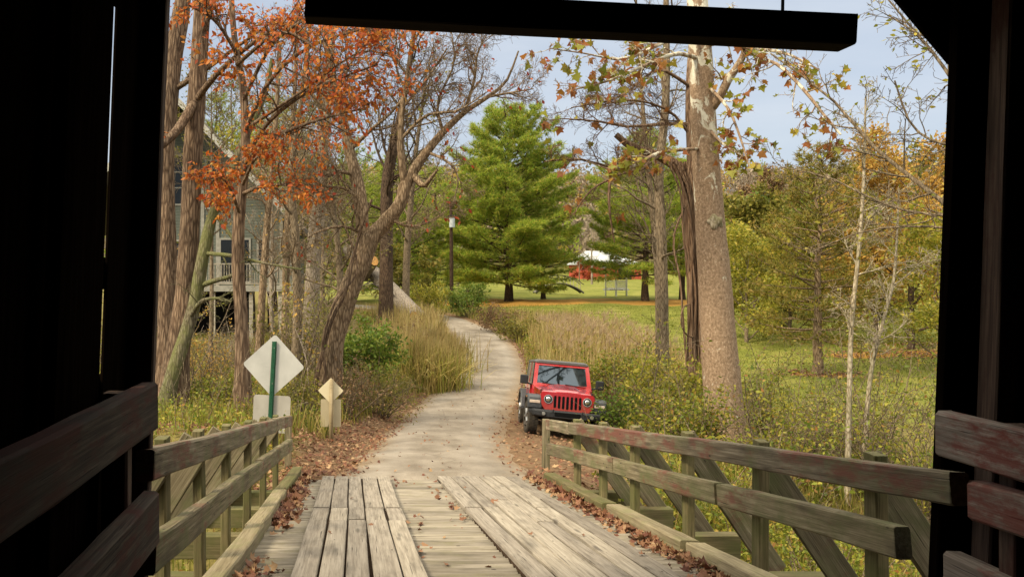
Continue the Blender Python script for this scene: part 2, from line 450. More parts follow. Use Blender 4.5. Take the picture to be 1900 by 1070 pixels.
lawn = t.ramp(n1, [(.28, (.10,.112,.02)), (.5, (.16,.172,.032)), (.72, (.235,.215,.062))])
lawn = t.mix(1., lawn, t.ramp(n2, [(.3, (.72,.74,.7)), (.7, (1.18,1.14,1.1))]), 'MULTIPLY')
rough_ = t.ramp(n2, [(.28, (.07,.06,.018)), (.45, (.14,.12,.034)), (.6, (.21,.165,.06)), (.75, (.14,.16,.03))])
dirt = t.ramp(n2, [(.25, (.07,.042,.022)), (.5, (.17,.105,.058)), (.75, (.26,.185,.115))])
lit = t.ramp(n3, [(.28, (.20,.10,.02)), (.55, (.36,.20,.045)), (.75, (.45,.27,.08))])
wood_floor = t.ramp(n2, [(.3, (.045,.035,.02)), (.7, (.12,.09,.05))])
edge = t.math('ADD', n2, -.5)
def zmask(o): return t.val(t.math('ADD', sp.outputs[o], t.math('MULTIPLY', edge, .9)), .38, .62)
c = t.mix(zmask(0), rough_, lawn)
c = t.mix(zmask(2), c, lit)
c = t.mix(zmask(1), c, dirt)
al = t.node('ShaderNodeMath', operation='MULTIPLY'); t.set(al.inputs[0], at.outputs['Alpha']); al.inputs[1].default_value = 1
c = t.mix(al.outputs[0], c, wood_floor)
t.col(c); t.rough(.95); t.b.inputs['Specular IOR Level'].default_value = .1
t.bump(t.math('ADD', t.math('MULTIPLY', n2, .6), t.math('MULTIPLY', n3, .4)), .7, .05)
go = obj_np('ground', np.stack([X, Y, Z], -1).reshape(-1,3), q, t.m, smooth=True)
kind(go, 'structure')
zc = np.zeros((ny_, nx_, 4))
uu = X-rc(Y)
zc[...,0] = sstep(44, 60, Y+ (uu-9)*-.9)*sstep(2.5, 6, uu) + sstep(9, 15, uu)*sstep(27, 33, Y); zc[...,0] = np.maximum(np.clip(zc[...,0],0,1), .75*sstep(6.5,10,uu)*sstep(22,28,Y))*sstep(-30,-4, X-0*Y)
zc[...,1] = sstep(1.9, .2, U - .5*(Y < 24)*(uu > 0)*sstep(11,13,Y)) * (Y < 74) * (Y > 9)
for (a, b, ra, rb) in litter_spots:
    zc[...,2] = np.maximum(zc[...,2], sstep(1.25, .55, np.hypot((X-a)/ra, (Y-b)/rb)))
zc[...,3] = np.clip(sstep(170, 200, Y), 0, 1)
zc[...,3] = np.maximum(zc[...,3], sstep(8.5, 6, Y))
ca = go.data.color_attributes.new('zone', 'FLOAT_COLOR', 'POINT'); ca.data.foreach_set('color', zc.reshape(-1).astype(np.float32))

# ---- the lane: worn pale asphalt, ragged at the edges
ny = 240; yy = np.linspace(11.55, 74, ny); cols = np.linspace(-1, 1, 15)
rr_ = np.random.default_rng(3)
e1 = np.interp(yy, np.linspace(11,75,150), rr_.normal(0,.07,150)); e2 = np.interp(yy, np.linspace(11,75,150), rr_.normal(0,.07,150))
V = []
for i, y in enumerate(yy):
    cx, h = float(rc(y)), float(rh(y))
    mouth = .35*max(0, 1-(y-11.5)/2.5)
    for k, cc_ in enumerate(cols):
        x = cx+cc_*(h+mouth+(e1[i] if cc_ < 0 else e2[i]))
        z = G(x, y)+.03-.05*abs(cc_)**6 + .03*(1-cc_*cc_)
        V.append((x, y, z))
ii = np.arange(ny*15).reshape(ny, 15)
q = np.stack([ii[:-1,:-1], ii[:-1,1:], ii[1:,1:], ii[1:,:-1]], -1).reshape(-1,4)
t = NT('worn_asphalt'); v = t.coord((1,1,1), False)
a = t.noise(v, 1.1, 6, .6); b = t.noise(t.coord((1.6,.35,1), False), 1.6, 5, .6); f = t.noise(v, 90, 2, .7); g2 = t.noise(v, 9, 6, .7)
c = t.ramp(a, [(.25, (.145,.122,.095)), (.5, (.228,.196,.156)), (.75, (.315,.278,.23))])
c = t.mix(1., c, t.ramp(b, [(.3, (.78,.76,.73)), (.65, (1.1,1.1,1.1))]), 'MULTIPLY')
c = t.mix(1., c, t.ramp(f, [(.3, (.72,.7,.68)), (.65, (1.16,1.16,1.16))]), 'MULTIPLY')
ck = t.voro(t.mix(.25, v, t.node('ShaderNodeTexNoise').outputs['Color']), .55, 'DISTANCE_TO_EDGE')
c = t.mix(t.math('MULTIPLY', t.val(ck, .0, .012, .6, 0), t.val(a, .4, .6)), c, (.10,.08,.06))
c = t.mix(t.val(g2, .60, .72, 0, .6), c, (.15,.105,.062))
at2 = t.node('ShaderNodeAttribute', attribute_name='across'); trk = t.math('ABSOLUTE', t.math('SUBTRACT', t.math('ABSOLUTE', at2.outputs['Fac'], 0), .52), 0)
c = t.mix(t.math('MULTIPLY', t.val(trk, .0, .30, .40, 0), t.val(a, .3, .6, .4, 1)), c, (.30,.267,.225))
c = t.mix(t.val(t.noise(t.coord((.9,.5,1), False), .8, 4, .6), .58, .66, 0, .28), c, (.13,.105,.08))
at = t.node('ShaderNodeAttribute', attribute_name='edge'); 
c = t.mix(t.val(t.math('ADD', at.outputs['Fac'], t.math('MULTIPLY', t.math('ADD', g2, -.5), .9)), .55, .95, 0, .85), c, (.22,.15,.085))
t.col(c); t.rough(.9); t.bump(t.math('ADD', f, g2), .35, .01)
ro = kind(obj_np('road', V, q, t.m, smooth=True), 'structure')
ea = ro.data.attributes.new('edge', 'FLOAT', 'POINT'); ea.data.foreach_set('value', np.tile(np.abs(cols)**1.5, ny).astype(np.float32))
ea = ro.data.attributes.new('across', 'FLOAT', 'POINT'); ea.data.foreach_set('value', np.tile(cols, ny).astype(np.float32))
# ================================================================== woods
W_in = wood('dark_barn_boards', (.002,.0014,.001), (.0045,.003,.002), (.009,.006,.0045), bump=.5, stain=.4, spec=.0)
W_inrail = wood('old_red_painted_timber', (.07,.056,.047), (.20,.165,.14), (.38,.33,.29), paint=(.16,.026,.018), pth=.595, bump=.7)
W_inrailL = wood('shaded_red_painted_timber', (.014,.010,.008), (.04,.030,.023), (.10,.08,.063), paint=(.06,.012,.008), pth=.56, bump=.6)  # darker copy for the left timbers, dim interior light put into the colour
W_post = wood('weathered_post', (.03,.019,.014), (.075,.048,.036), (.15,.105,.08), paint=(.06,.02,.014), pth=.62, bump=.6)
W_rail = wood('weathered_rail_timber', (.065,.053,.032), (.165,.138,.085), (.30,.262,.175), paint=(.16,.052,.04), pth=.64, moss=(.105,.115,.045), mth=.57, bump=.8, stain=.75, nails=True)
W_railtop = wood('red_stained_rail_timber', (.055,.045,.031), (.165,.135,.092), (.32,.28,.205), paint=(.15,.048,.038), pth=.61, moss=(.11,.115,.05), mth=.58, bump=.8, stain=.9, nails=True)
W_brace = wood('mossy_shaded_timber', (.06,.052,.026), (.15,.125,.062), (.26,.22,.12), moss=(.10,.105,.035), mth=.52, bump=.7, stain=.4)  # real moss, its green darkened to carry the shade on the posts
W_kerb = wood('pale_kerb_timber', (.13,.10,.06), (.28,.235,.145), (.42,.365,.245), moss=(.20,.19,.09), mth=.58, bump=.6, stain=.35)
W_run = wood('runner_plank', (.11,.093,.074), (.255,.225,.186), (.365,.33,.28), bump=.8, stain=.5, nails=True)
W_deck = wood('deck_plank', (.085,.073,.055), (.225,.199,.158), (.355,.322,.268), moss=(.17,.155,.085), mth=.64, bump=.8, stain=.6, nails=True)
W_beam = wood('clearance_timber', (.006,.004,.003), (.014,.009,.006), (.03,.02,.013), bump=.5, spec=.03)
M_iron = plain('dark_iron', (.03,.026,.024), .6, .4, .6)
def zr(y): return -2.93+.137*(11.6-y)

# ================================================================== covered bridge (its inside, as seen from within)
ROLL = R(2.3)
cb = thing('covered_bridge', 'dark timber covered bridge framing the view, with gaps between its wall boards', 'bridge', (.9, 3.9, zr(3.9)), (0, ROLL, 0))
Mcb = WM[cb]
def cbp(x, y, z): return Mcb @ (Vector((x-.9, y-3.9, z-zr(3.9))))
def cboard(name, a, b, w_, h_, m, up=(0,0,1), **k):
    upv = (Mcb.to_3x3() @ Vector(up))
    return board(name, cbp(*a), cbp(*b), w_, h_, m, cb, up=upv, **k)
y0b = -11.0
def wall(x, side):
    # vertical siding boards side by side, a thin light gap here and there
    y = 4.02; i = 0
    gaps = {0: .053} if side < 0 else {}
    while y > y0b:
        wd = .262 if y > 0 else 1.2
        if side < 0 and i == 0: wd = .36
        if side > 0 and i == 1: wd = .27
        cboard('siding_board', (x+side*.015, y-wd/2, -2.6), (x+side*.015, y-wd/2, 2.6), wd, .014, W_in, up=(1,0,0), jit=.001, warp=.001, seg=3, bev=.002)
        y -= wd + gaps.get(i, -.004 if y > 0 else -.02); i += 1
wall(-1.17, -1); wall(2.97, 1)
for (x, sx) in ((-1.145, 1), (2.945, -1)):
    for y in (2.9, .4, -2.6, -6, -9):
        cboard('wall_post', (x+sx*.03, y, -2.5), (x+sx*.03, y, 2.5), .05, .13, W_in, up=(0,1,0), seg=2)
# backing boards that close the gaps above and below the light slits
for (za, zb) in ((1.22, 2.5),):
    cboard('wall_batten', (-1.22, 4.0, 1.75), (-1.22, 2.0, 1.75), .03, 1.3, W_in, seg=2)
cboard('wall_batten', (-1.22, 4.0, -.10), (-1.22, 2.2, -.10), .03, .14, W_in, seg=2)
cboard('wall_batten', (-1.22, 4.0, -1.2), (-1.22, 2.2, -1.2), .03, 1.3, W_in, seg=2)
# portal: jamb posts, trim, header with knee braces
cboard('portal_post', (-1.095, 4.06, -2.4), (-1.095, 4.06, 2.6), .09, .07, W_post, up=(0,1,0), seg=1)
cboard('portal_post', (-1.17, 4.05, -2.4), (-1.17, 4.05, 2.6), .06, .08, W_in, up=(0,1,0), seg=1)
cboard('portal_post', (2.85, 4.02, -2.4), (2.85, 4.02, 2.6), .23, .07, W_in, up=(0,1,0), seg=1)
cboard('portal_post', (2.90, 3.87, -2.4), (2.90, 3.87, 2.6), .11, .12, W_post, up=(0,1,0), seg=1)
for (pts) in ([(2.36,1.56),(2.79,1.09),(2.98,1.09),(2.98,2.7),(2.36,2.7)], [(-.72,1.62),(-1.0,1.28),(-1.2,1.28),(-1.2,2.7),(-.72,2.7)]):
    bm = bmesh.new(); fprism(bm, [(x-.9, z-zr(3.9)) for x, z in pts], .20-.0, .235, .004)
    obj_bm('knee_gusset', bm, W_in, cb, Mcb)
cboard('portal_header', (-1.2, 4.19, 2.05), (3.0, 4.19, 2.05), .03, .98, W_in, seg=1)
# floor, roof and an added wall shutting out light at the far end
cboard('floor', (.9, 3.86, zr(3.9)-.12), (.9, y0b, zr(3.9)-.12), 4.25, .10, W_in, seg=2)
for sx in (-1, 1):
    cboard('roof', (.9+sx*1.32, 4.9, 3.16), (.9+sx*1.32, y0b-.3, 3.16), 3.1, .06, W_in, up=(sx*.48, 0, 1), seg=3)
cboard('light_block_wall', (-1.1, y0b-.05, .9), (2.9, y0b-.05, .9), .05, 5.6, W_in, seg=2)
# guard timbers along the inside
def gtimber(p0, p1, w_, h_, m=W_inrail): return board('guard_timber', p0, p1, w_, h_, m, cb, jit=.006, seg=.35, bev=.014, warp=.010)
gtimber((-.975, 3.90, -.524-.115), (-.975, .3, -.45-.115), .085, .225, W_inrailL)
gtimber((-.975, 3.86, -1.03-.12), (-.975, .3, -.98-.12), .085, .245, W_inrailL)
gtimber((2.70, 3.86, -.655-.105), (2.70, .3, -.64-.105), .09, .21)
gtimber((2.735, 3.86, -1.40), (2.735, .3, -1.38), .09, .22)
gtimber((2.69, 3.64, -1.0), (2.72, .3, -.87), .085, .17)
for (x, y, m) in ((-1.05, 3.62, W_post), (-1.05, 1.6, W_post), (2.80, 3.55, W_post), (2.80, 1.6, W_post)):
    board('guard_post', (x, y, -2.0), (x, y, -.53 if x < 0 else -.66), .11, .09, m, cb, up=(0,1,0))

# ================================================================== clearance beam across the opening
pa, pb = P(568, 11, 3.95), P(1575, 61.5, 3.95)
bt = thing('clearance_beam', 'long dark square timber hung across the bridge mouth on straps', 'beam', (pa+pb)/2)
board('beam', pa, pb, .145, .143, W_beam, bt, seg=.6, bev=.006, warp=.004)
for px in (690, 1455):
    f = (px-568)/(1575-568); c_ = pa*(1-f)+pb*f
    board('strap', c_+Vector((0,.02,.06)), c_+Vector((.01,.03,.95)), .012, .012, M_iron, bt, seg=.4, up=(0,1,0))

# ================================================================== timber approach ramp
rp = thing('approach_ramp', 'weathered timber ramp with raised wheel planks sloping down to the lane', 'ramp', (.84, 11.6, zr(11.6)))
y = 11.66
while y > 3.95:
    wd = rnd.choice((.105,.115,.125,.145))
    g_ = rnd.choice((.014,.018,.024,.036))
    yc = y-wd/2; zz = zr(yc)-.034+rnd.uniform(-.002,.004)
    board('deck_board', (-1.0+rnd.uniform(-.03,.01), yc, zz), (2.69+rnd.uniform(-.01,.03), yc+rnd.uniform(-.006,.006), zz+rnd.uniform(-.006,.006)), wd, .06, W_deck, rp, up=(0,-.137,1), jit=.003, seg=.4, bev=.006, warp=.004)
    y -= wd+g_
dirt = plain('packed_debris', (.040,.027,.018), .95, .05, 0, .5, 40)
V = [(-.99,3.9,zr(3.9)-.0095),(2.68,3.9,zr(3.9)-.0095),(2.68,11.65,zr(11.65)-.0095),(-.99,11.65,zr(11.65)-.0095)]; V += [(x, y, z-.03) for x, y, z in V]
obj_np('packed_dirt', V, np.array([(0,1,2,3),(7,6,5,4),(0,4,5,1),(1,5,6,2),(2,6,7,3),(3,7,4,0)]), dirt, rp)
def runners(xl0, xl1, n, cuts, ragged):
    ws = [rnd.uniform(.85,1.15) for _ in range(n)]; s = sum(ws)
    x = 0
    for i in range(n):
        wd = ws[i]/s
        cs = [c_ + (ragged[i] if k > 0 else 0) for k, c_ in enumerate(cuts)] if ragged else cuts
        for ya, yb in zip(cs[:-1], cs[1:]):
            ya -= .012; yb += .012
            def xp(yv):
                f = (yv-5.8)/(11.6-5.8); L_ = xl0[0]*(1-f)+xl1[0]*f; R_ = xl0[1]*(1-f)+xl1[1]*f
                return L_+(R_-L_)*(x+wd/2), (R_-L_)*wd
            xa, wa = xp(ya); xb, wb = xp(yb); dz = rnd.uniform(0,.010)
            board('runner_plank', (xa+rnd.uniform(-.006,.006), ya, zr(ya)+.024+dz), (xb+rnd.uniform(-.006,.006), yb, zr(yb)+.024+dz+rnd.uniform(-.004,.004)), (wa+wb)/2-rnd.uniform(.012,.024), .052, W_run, rp, up=(0,.137,1), jit=.0022, seg=.35, bev=.007, warp=.004)
        x += wd
runners((-.47,.47), (-.52,.42), 5, [11.72, 8.72, 7.93, 4.0], None)
runners((1.13,2.17), (1.07,2.22), 6, [11.72, 8.75, 4.0], [0, -.0, .55, -.9, .0, .6])
# dirt and crumbled leaves packed between the wheel planks
for (a0, b0_, a1, b1_) in ((-.455,.455,-.505,.405),(1.145,2.155,1.085,2.205)):
    V = [(a0,5.8-1.6,zr(4.2)+.024),(b0_,5.8-1.6,zr(4.2)+.024),(b1_,11.65,zr(11.65)+.024),(a1,11.65,zr(11.65)+.024)]
    V += [(x, y, z-.03) for x, y, z in V]
    o = obj_np('packed_dirt', V, np.array([(0,1,2,3),(7,6,5,4),(0,4,5,1),(1,5,6,2),(2,6,7,3),(3,7,4,0)]), dirt, rp)
# kerb timbers, in lengths
def kerb(x, cuts, tilt):
    for i, (ya, yb) in enumerate(zip(cuts[:-1], cuts[1:])):
        ya -= .02; yb += .02
        board('kerb_timber', (x+rnd.uniform(-.012,.012), ya, zr(ya)+.055+rnd.uniform(0,.012)), (x+rnd.uniform(-.012,.012), yb, zr(yb)+.055), .155, .12, W_kerb if not (tilt and i == 0) else W_brace, rp, up=(0,.137,1), seg=.3, jit=.006, bev=.012, warp=.012)
kerb(-.925, [12.35, 9.75, 7.35, 4.0], True)
kerb(2.60, [11.5, 8.6, 6.5, 4.0], True)
for y in (4.6, 6.3, 8.0, 9.7, 11.2):
    board('cross_beam', (-1.95, y, zr(y)-.20), (3.62, y, zr(y)-.20), .14, .22, W_brace, rp, seg=1)
for x in (-.75, .2, 1.4, 2.5):
    board('stringer', (x, 4.0, zr(4)-.43), (x, 11.7, zr(11.7)-.43), .12, .22, W_brace, rp, seg=2)

# ================================================================== railings: two rails, posts and outriggers
M_bolt = plain('rusty_bolt', (.08,.045,.03), .7, .3, .5)
def railing(name, label, side, xface, rails, posts, endposts):
    ry = 8.0
    r_ = thing(name, label, 'railing', (xface, 11.8, zr(11.8)))
    for ri, (a, b, w_, h_, cuts) in enumerate(rails):
        a, b = Vector(a), Vector(b)
        fr = [0]+cuts+[1]
        for f0, f1 in zip(fr[:-1], fr[1:]):
            p0, p1 = a.lerp(b, f0), a.lerp(b, f1); d = (p1-p0).normalized()*.004
            j = Vector((rnd.uniform(-.006,.006), 0, rnd.uniform(-.006,.006)))
            board('rail', p0+d+j, p1-d+j, w_, h_, W_rail if ri else W_railtop, r_, seg=.3, jit=.005, bev=.010, warp=.008)
    xo = xface+side*.15
    for px in posts:
        y = F*xo/(px-667)
        if not 3.6 < y < 13: continue
        zt = ztop(side, y)
        board('post', (xo, y, zr(y)-.55), (xo+rnd.uniform(-.015,.015), y, zt+.03), .07, .12, W_brace, r_, up=(0,1,0), seg=.4)
        # outrigger plank from the post top out and down to the cross beam end
        ys = .10 if side > 0 else -.085
        board('brace', (xo+side*.0, y+ys, zt-.03), (xo+side*.80, y+ys+.01, zr(y)-.30), .19 if side > 0 else .23, .042, W_rail, r_, up=(0,1,0), seg=.3)
    for px in endposts:
        y = F*xo/(px-667)
        board('post', (xo, y, zr(y)-.5), (xo, y, ztop(side, y)-.02), .10, .12, W_rail, r_, up=(0,1,0), seg=.4)
    return r_
LR = (Vector((-1.02, 3.98, -.865)), Vector((-1.03, 12.3, -2.15)))
RR = (Vector((2.71, 3.78, -.915)), Vector((2.705, 11.95, -2.14)))
def ztop(side, y):
    a, b = LR if side < 0 else RR
    f = (y-a.y)/(b.y-a.y); return a.z+(b.z-a.z)*f
h = .148
railing('timber_railing', 'mossy timber railing on the ramp beside the big diamond sign', -1, -.975,
        [(LR[0]-Vector((0,0,h/2)), LR[1]-Vector((0,0,h/2)), .09, h, [.72]), ((-1.015, 3.95, -1.36), (-1.025, 12.2, -2.56), .085, .165, [.55,.78])],
        [300, 371, 420, 457, 487, 510], [534])
railing('timber_railing', 'mossy timber railing on the ramp in front of the red car', 1, 2.665,
        [(RR[0]-Vector((0,0,h/2)), RR[1]-Vector((0,0,h/2)), .09, h, [.84]), ((2.70, 4.15, -1.36), (2.70, 11.9, -2.545), .085, .16, [.27,.6,.80])],
        [1071, 1119, 1180, 1278, 1412, 1627], [1013])
# short guard rail past the ramp end
gr = thing('guard_rail', 'short weathered plank guard rail behind the big diamond sign', 'guard rail', (-2.0, 17.2, G(-2.0, 17.2)))
board('rail', P(505, 775, 17.4), P(571, 751, 18.3), .06, .16, W_rail, gr, seg=.4)
for px, yy_ in ((520, 17.5), (560, 18.1)):
    p = P(px, 760, yy_); board('post', (p.x, yy_+.08, G(p.x, yy_)-.2), (p.x, yy_+.08, p.z+.06), .10, .10, W_brace, gr, up=(0,1,0))
# ================================================================== red off-road car
def carpaint():
    t = NT('red_car_paint'); n = t.noise(t.coord((1,1,1), False), 5, 5)
    t.col(t.ramp(n, [(.3, (.40,.007,.010)), (.7, (.50,.010,.014))]))
    d = t.noise(t.coord((1,1,2), False), 2.2, 6, .65)
    tz = t.node('ShaderNodeTexCoord'); sz = t.node('ShaderNodeSeparateXYZ'); t.l.new(tz.outputs['Object'], sz.inputs[0])
    t.col(t.mix(t.math('MULTIPLY', t.val(t.math('ADD', sz.outputs[2], t.math('MULTIPLY', d, .5)), .75, 1.25, .55, .02), t.val(d, .35, .65, .4, 1)), t.b.inputs['Base Color'].links[0].from_socket, (.22,.16,.11)))
    t.rough(t.val(d, .35, .7, .16, .34)); t.b.inputs['Specular IOR Level'].default_value = .5
    t.b.inputs['Coat Weight'].default_value = .8; t.b.inputs['Coat Roughness'].default_value = .07
    return t.m
M_red = carpaint()
M_blk = plain('black_textured_plastic', (.022,.023,.025), .55, .4, 0, .25, 30)
M_fend = plain('grey_black_plastic', (.05,.053,.058), .45, .45, 0, .2, 20)
M_top = plain('dark_grey_hardtop', (.12,.115,.11), .55, .4)
M_dark = plain('black_recess', (.006,.006,.006), .8, .1)
M_tyre = NT('dusty_tyre'); _n = M_tyre.noise(M_tyre.coord((1,1,1), False), 8, 5); M_tyre.col(M_tyre.ramp(_n, [(.3, (.035,.032,.028)), (.7, (.10,.085,.065))])); M_tyre.rough(.9); M_tyre = M_tyre.m
M_rim = plain('dull_alloy', (.30,.30,.30), .35, .5, .8)
M_chrome = plain('lamp_reflector', (.75,.75,.72), .18, .5, .9)
M_ring = plain('black_bezel', (.02,.02,.02), .3, .5)
M_amb = plain('amber_lens', (.55,.20,.06), .2, .5)
M_lens = plain('pale_marker_lens', (.62,.50,.40), .15, .5)
def glassmat(name, c, rough=.03):
    t = NT(name); t.col(c); t.rough(rough); t.b.inputs['Specular IOR Level'].default_value = .9
    t.b.inputs['Coat Weight'].default_value = .55; t.b.inputs['Coat Roughness'].default_value = .02; t.b.inputs['Coat Tint'].default_value = (.75,.9,1,1); t.b.inputs['Specular Tint'].default_value = (.5,.72,1,1); t.b.inputs['Coat IOR'].default_value = 1.7
    return t.m
M_glass = glassmat('dark_windscreen_glass', (.012,.016,.018))
M_sglass = plain('tinted_side_glass', (.008,.010,.011), .12, .4)
M_clear = glassmat('lamp_glass', (.55,.55,.52), .05)
CX, CY = 4.98, 20.45
car = thing('parked_car', 'red off-road car with black bumper and fenders parked on the verge', 'car', (CX, CY, G(CX, CY)+.035), (R(-6.2), R(4.2), R(-8)))
# local axes: front towards -Y, x to the viewer's right, z up, origin under the front axle
def cbm(name, bm, m, par=None, smooth=False):
    return obj_bm(name, bm, m, par or car, WM[car], smooth)
bm = bmesh.new()          # tub and cabin sides
def ring(y, w0, w1, w2, z0, z1, z2):
    return [(-w0,y,z0),(w0,y,z0),(w1,y,z1),(w2,y,z2),(-w2,y,z2),(-w1,y,z1)]
floft(bm, [ring(.30,.60,.66,.60,.55,.80,.90), ring(.84,.68,.74,.70,.50,.85,1.06), ring(.90,.70,.765,.745,.50,.85,1.17), ring(1.6,.72,.78,.755,.48,.85,1.20), ring(3.55,.72,.78,.755,.48,.85,1.20), ring(3.75,.70,.76,.74,.52,.85,1.18)])
bmesh.ops.bevel(bm, geom=[e for e in bm.edges], offset=.02, segments=2, affect='EDGES')
body = cbm('body', bm, M_red)
bm = bmesh.new()          # bonnet
rows = []
for y, w_, z in ((-.42,.585,1.03),(-.30,.60,1.075),(.0,.625,1.105),(.5,.68,1.145),(.86,.715,1.17)):
    rows.append([(-w_,y,z-.16),(-w_,y,z-.03),(-w_*.93,y,z+.0),(-w_*.55,y,z+.012),(-w_*.42,y,z+.042),(0,y,z+.05),(w_*.42,y,z+.042),(w_*.55,y,z+.012),(w_*.93,y,z+.0),(w_,y,z-.03),(w_,y,z-.16)])
floft(bm, rows)
hood = cbm('bonnet', bm, M_red, smooth=False)
for x in (-.36, .36):
    bm = bmesh.new(); fbox(bm, (x-.07,.25,1.125),(x+.07,.42,1.15), .008); cbm('bonnet_vent', bm, M_red, hood)
for x in (-.6, .6):
    bm = bmesh.new(); fbox(bm, (x-.018,-.2,1.0),(x+.018,-.1,1.10), .006); cbm('bonnet_latch', bm, M_blk, hood)
# grille panel with seven upright slots
bm = bmesh.new(); fprism(bm, [(-.595,1.06),(-.64,.98),(-.60,.72),(-.50,.60),(.50,.60),(.60,.72),(.64,.98),(.595,1.06)], -.52, -.40, .018)
gp = cbm('grille', bm, M_red)
bm = bmesh.new()
for k in range(7):
    x = (k-3)*.098; h0 = .70+.006*abs(k-3)
    rr = []
    for a in np.linspace(0, 2*math.pi, 16, endpoint=False):
        c_, s_ = math.cos(a), math.sin(a); rr.append((x+.030*c_, (.95 if s_ > 0 else h0)+.03*s_))
    fprism(bm, rr, -.528, -.50)
cbm('grille_slots', bm, M_dark, gp)
for x in (-.455, .455):
    bm = bmesh.new(); fcyl(bm, (x,-.50,.885),(x,-.545,.885), .108, .104, 32); lamp = cbm('headlight', bm, M_chrome)
    bm = bmesh.new(); fcyl(bm, (x,-.543,.885),(x,-.553,.885), .088, .084, 32); cbm('lens', bm, M_ring, lamp)
    bm = bmesh.new(); bmesh.ops.create_uvsphere(bm, u_segments=24, v_segments=12, radius=.062, matrix=Matrix.Translation((x,-.545,.885)) @ Matrix.Diagonal((1,.38,1,1))); cbm('bulb_reflector', bm, M_chrome, lamp, True)
    bm = bmesh.new(); fbox(bm, (x-.085,-.557,.875),(x+.085,-.550,.893), .002); cbm('lamp_bar', bm, M_ring, lamp)
# windscreen frame, glass, roof, doors
bm = bmesh.new()
zb, zt, yb_, yt_ = 1.17, 1.74, .92, 1.22
def wpt(x, f, off=0): return (x*(1-.075*f), yb_+(yt_-yb_)*f+off, zb+(zt-zb)*f)
def bar4(bm, pts, d=.06):
    a = [bm.verts.new(p) for p in pts]; b = [bm.verts.new((p[0], p[1]+d, p[2]-.0)) for p in pts]
    for i in range(4): bm.faces.new((a[i], a[(i+1) % 4], b[(i+1) % 4], b[i]))
    bm.faces.new(a[::-1]); bm.faces.new(b)
bar4(bm, [wpt(-.735,0), wpt(-.635,0), wpt(-.635,1), wpt(-.735,1)]); bar4(bm, [wpt(.635,0), wpt(.735,0), wpt(.735,1), wpt(.635,1)])
bar4(bm, [wpt(-.635,0), wpt(.635,0), wpt(.635,.10), wpt(-.635,.10)]); bar4(bm, [wpt(-.635,.90), wpt(.635,.90), wpt(.635,1.02), wpt(-.635,1.02)])
bmesh.ops.remove_doubles(bm, verts=bm.verts, dist=.0005)
wf = cbm('windscreen_frame', bm, M_red)
bm = bmesh.new(); bar4(bm, [wpt(-.637,.09,.022), wpt(.637,.09,.022), wpt(.637,.905,.022), wpt(-.637,.905,.022)], .008)
ws = cbm('windscreen', bm, M_glass)
for x0, x1 in ((-.50,.02),(.08,.60)):
    bm = bmesh.new(); a, b = Vector(wpt(x0,.12,-.015)), Vector(wpt(x1,.055,-.02)); fcyl(bm, a, b, .010, .008, 6); cbm('wiper', bm, M_blk, ws)
bm = bmesh.new()
floft(bm, [[(-.66,1.19,1.735),(.66,1.19,1.735),(.665,1.19,1.775),(.58,1.19,1.80),(-.58,1.19,1.80),(-.665,1.19,1.775)],
           [(-.70,1.6,1.75),(.70,1.6,1.75),(.70,1.6,1.80),(.61,1.6,1.835),(-.61,1.6,1.835),(-.70,1.6,1.80)],
           [(-.70,3.65,1.74),(.70,3.65,1.74),(.70,3.65,1.79),(.61,3.65,1.825),(-.61,3.65,1.825),(-.70,3.65,1.79)]])
bmesh.ops.bevel(bm, geom=bm.edges[:], offset=.012, segments=2, affect='EDGES')
cbm('hard_top', bm, M_top)
bm = bmesh.new(); floft(bm, [[(-.735,3.0,1.19),(.735,3.0,1.19),(.69,3.0,1.755),(-.69,3.0,1.755)], [(-.735,3.7,1.19),(.735,3.7,1.19),(.69,3.62,1.755),(-.69,3.62,1.755)]]); cbm('rear_cabin', bm, M_top)
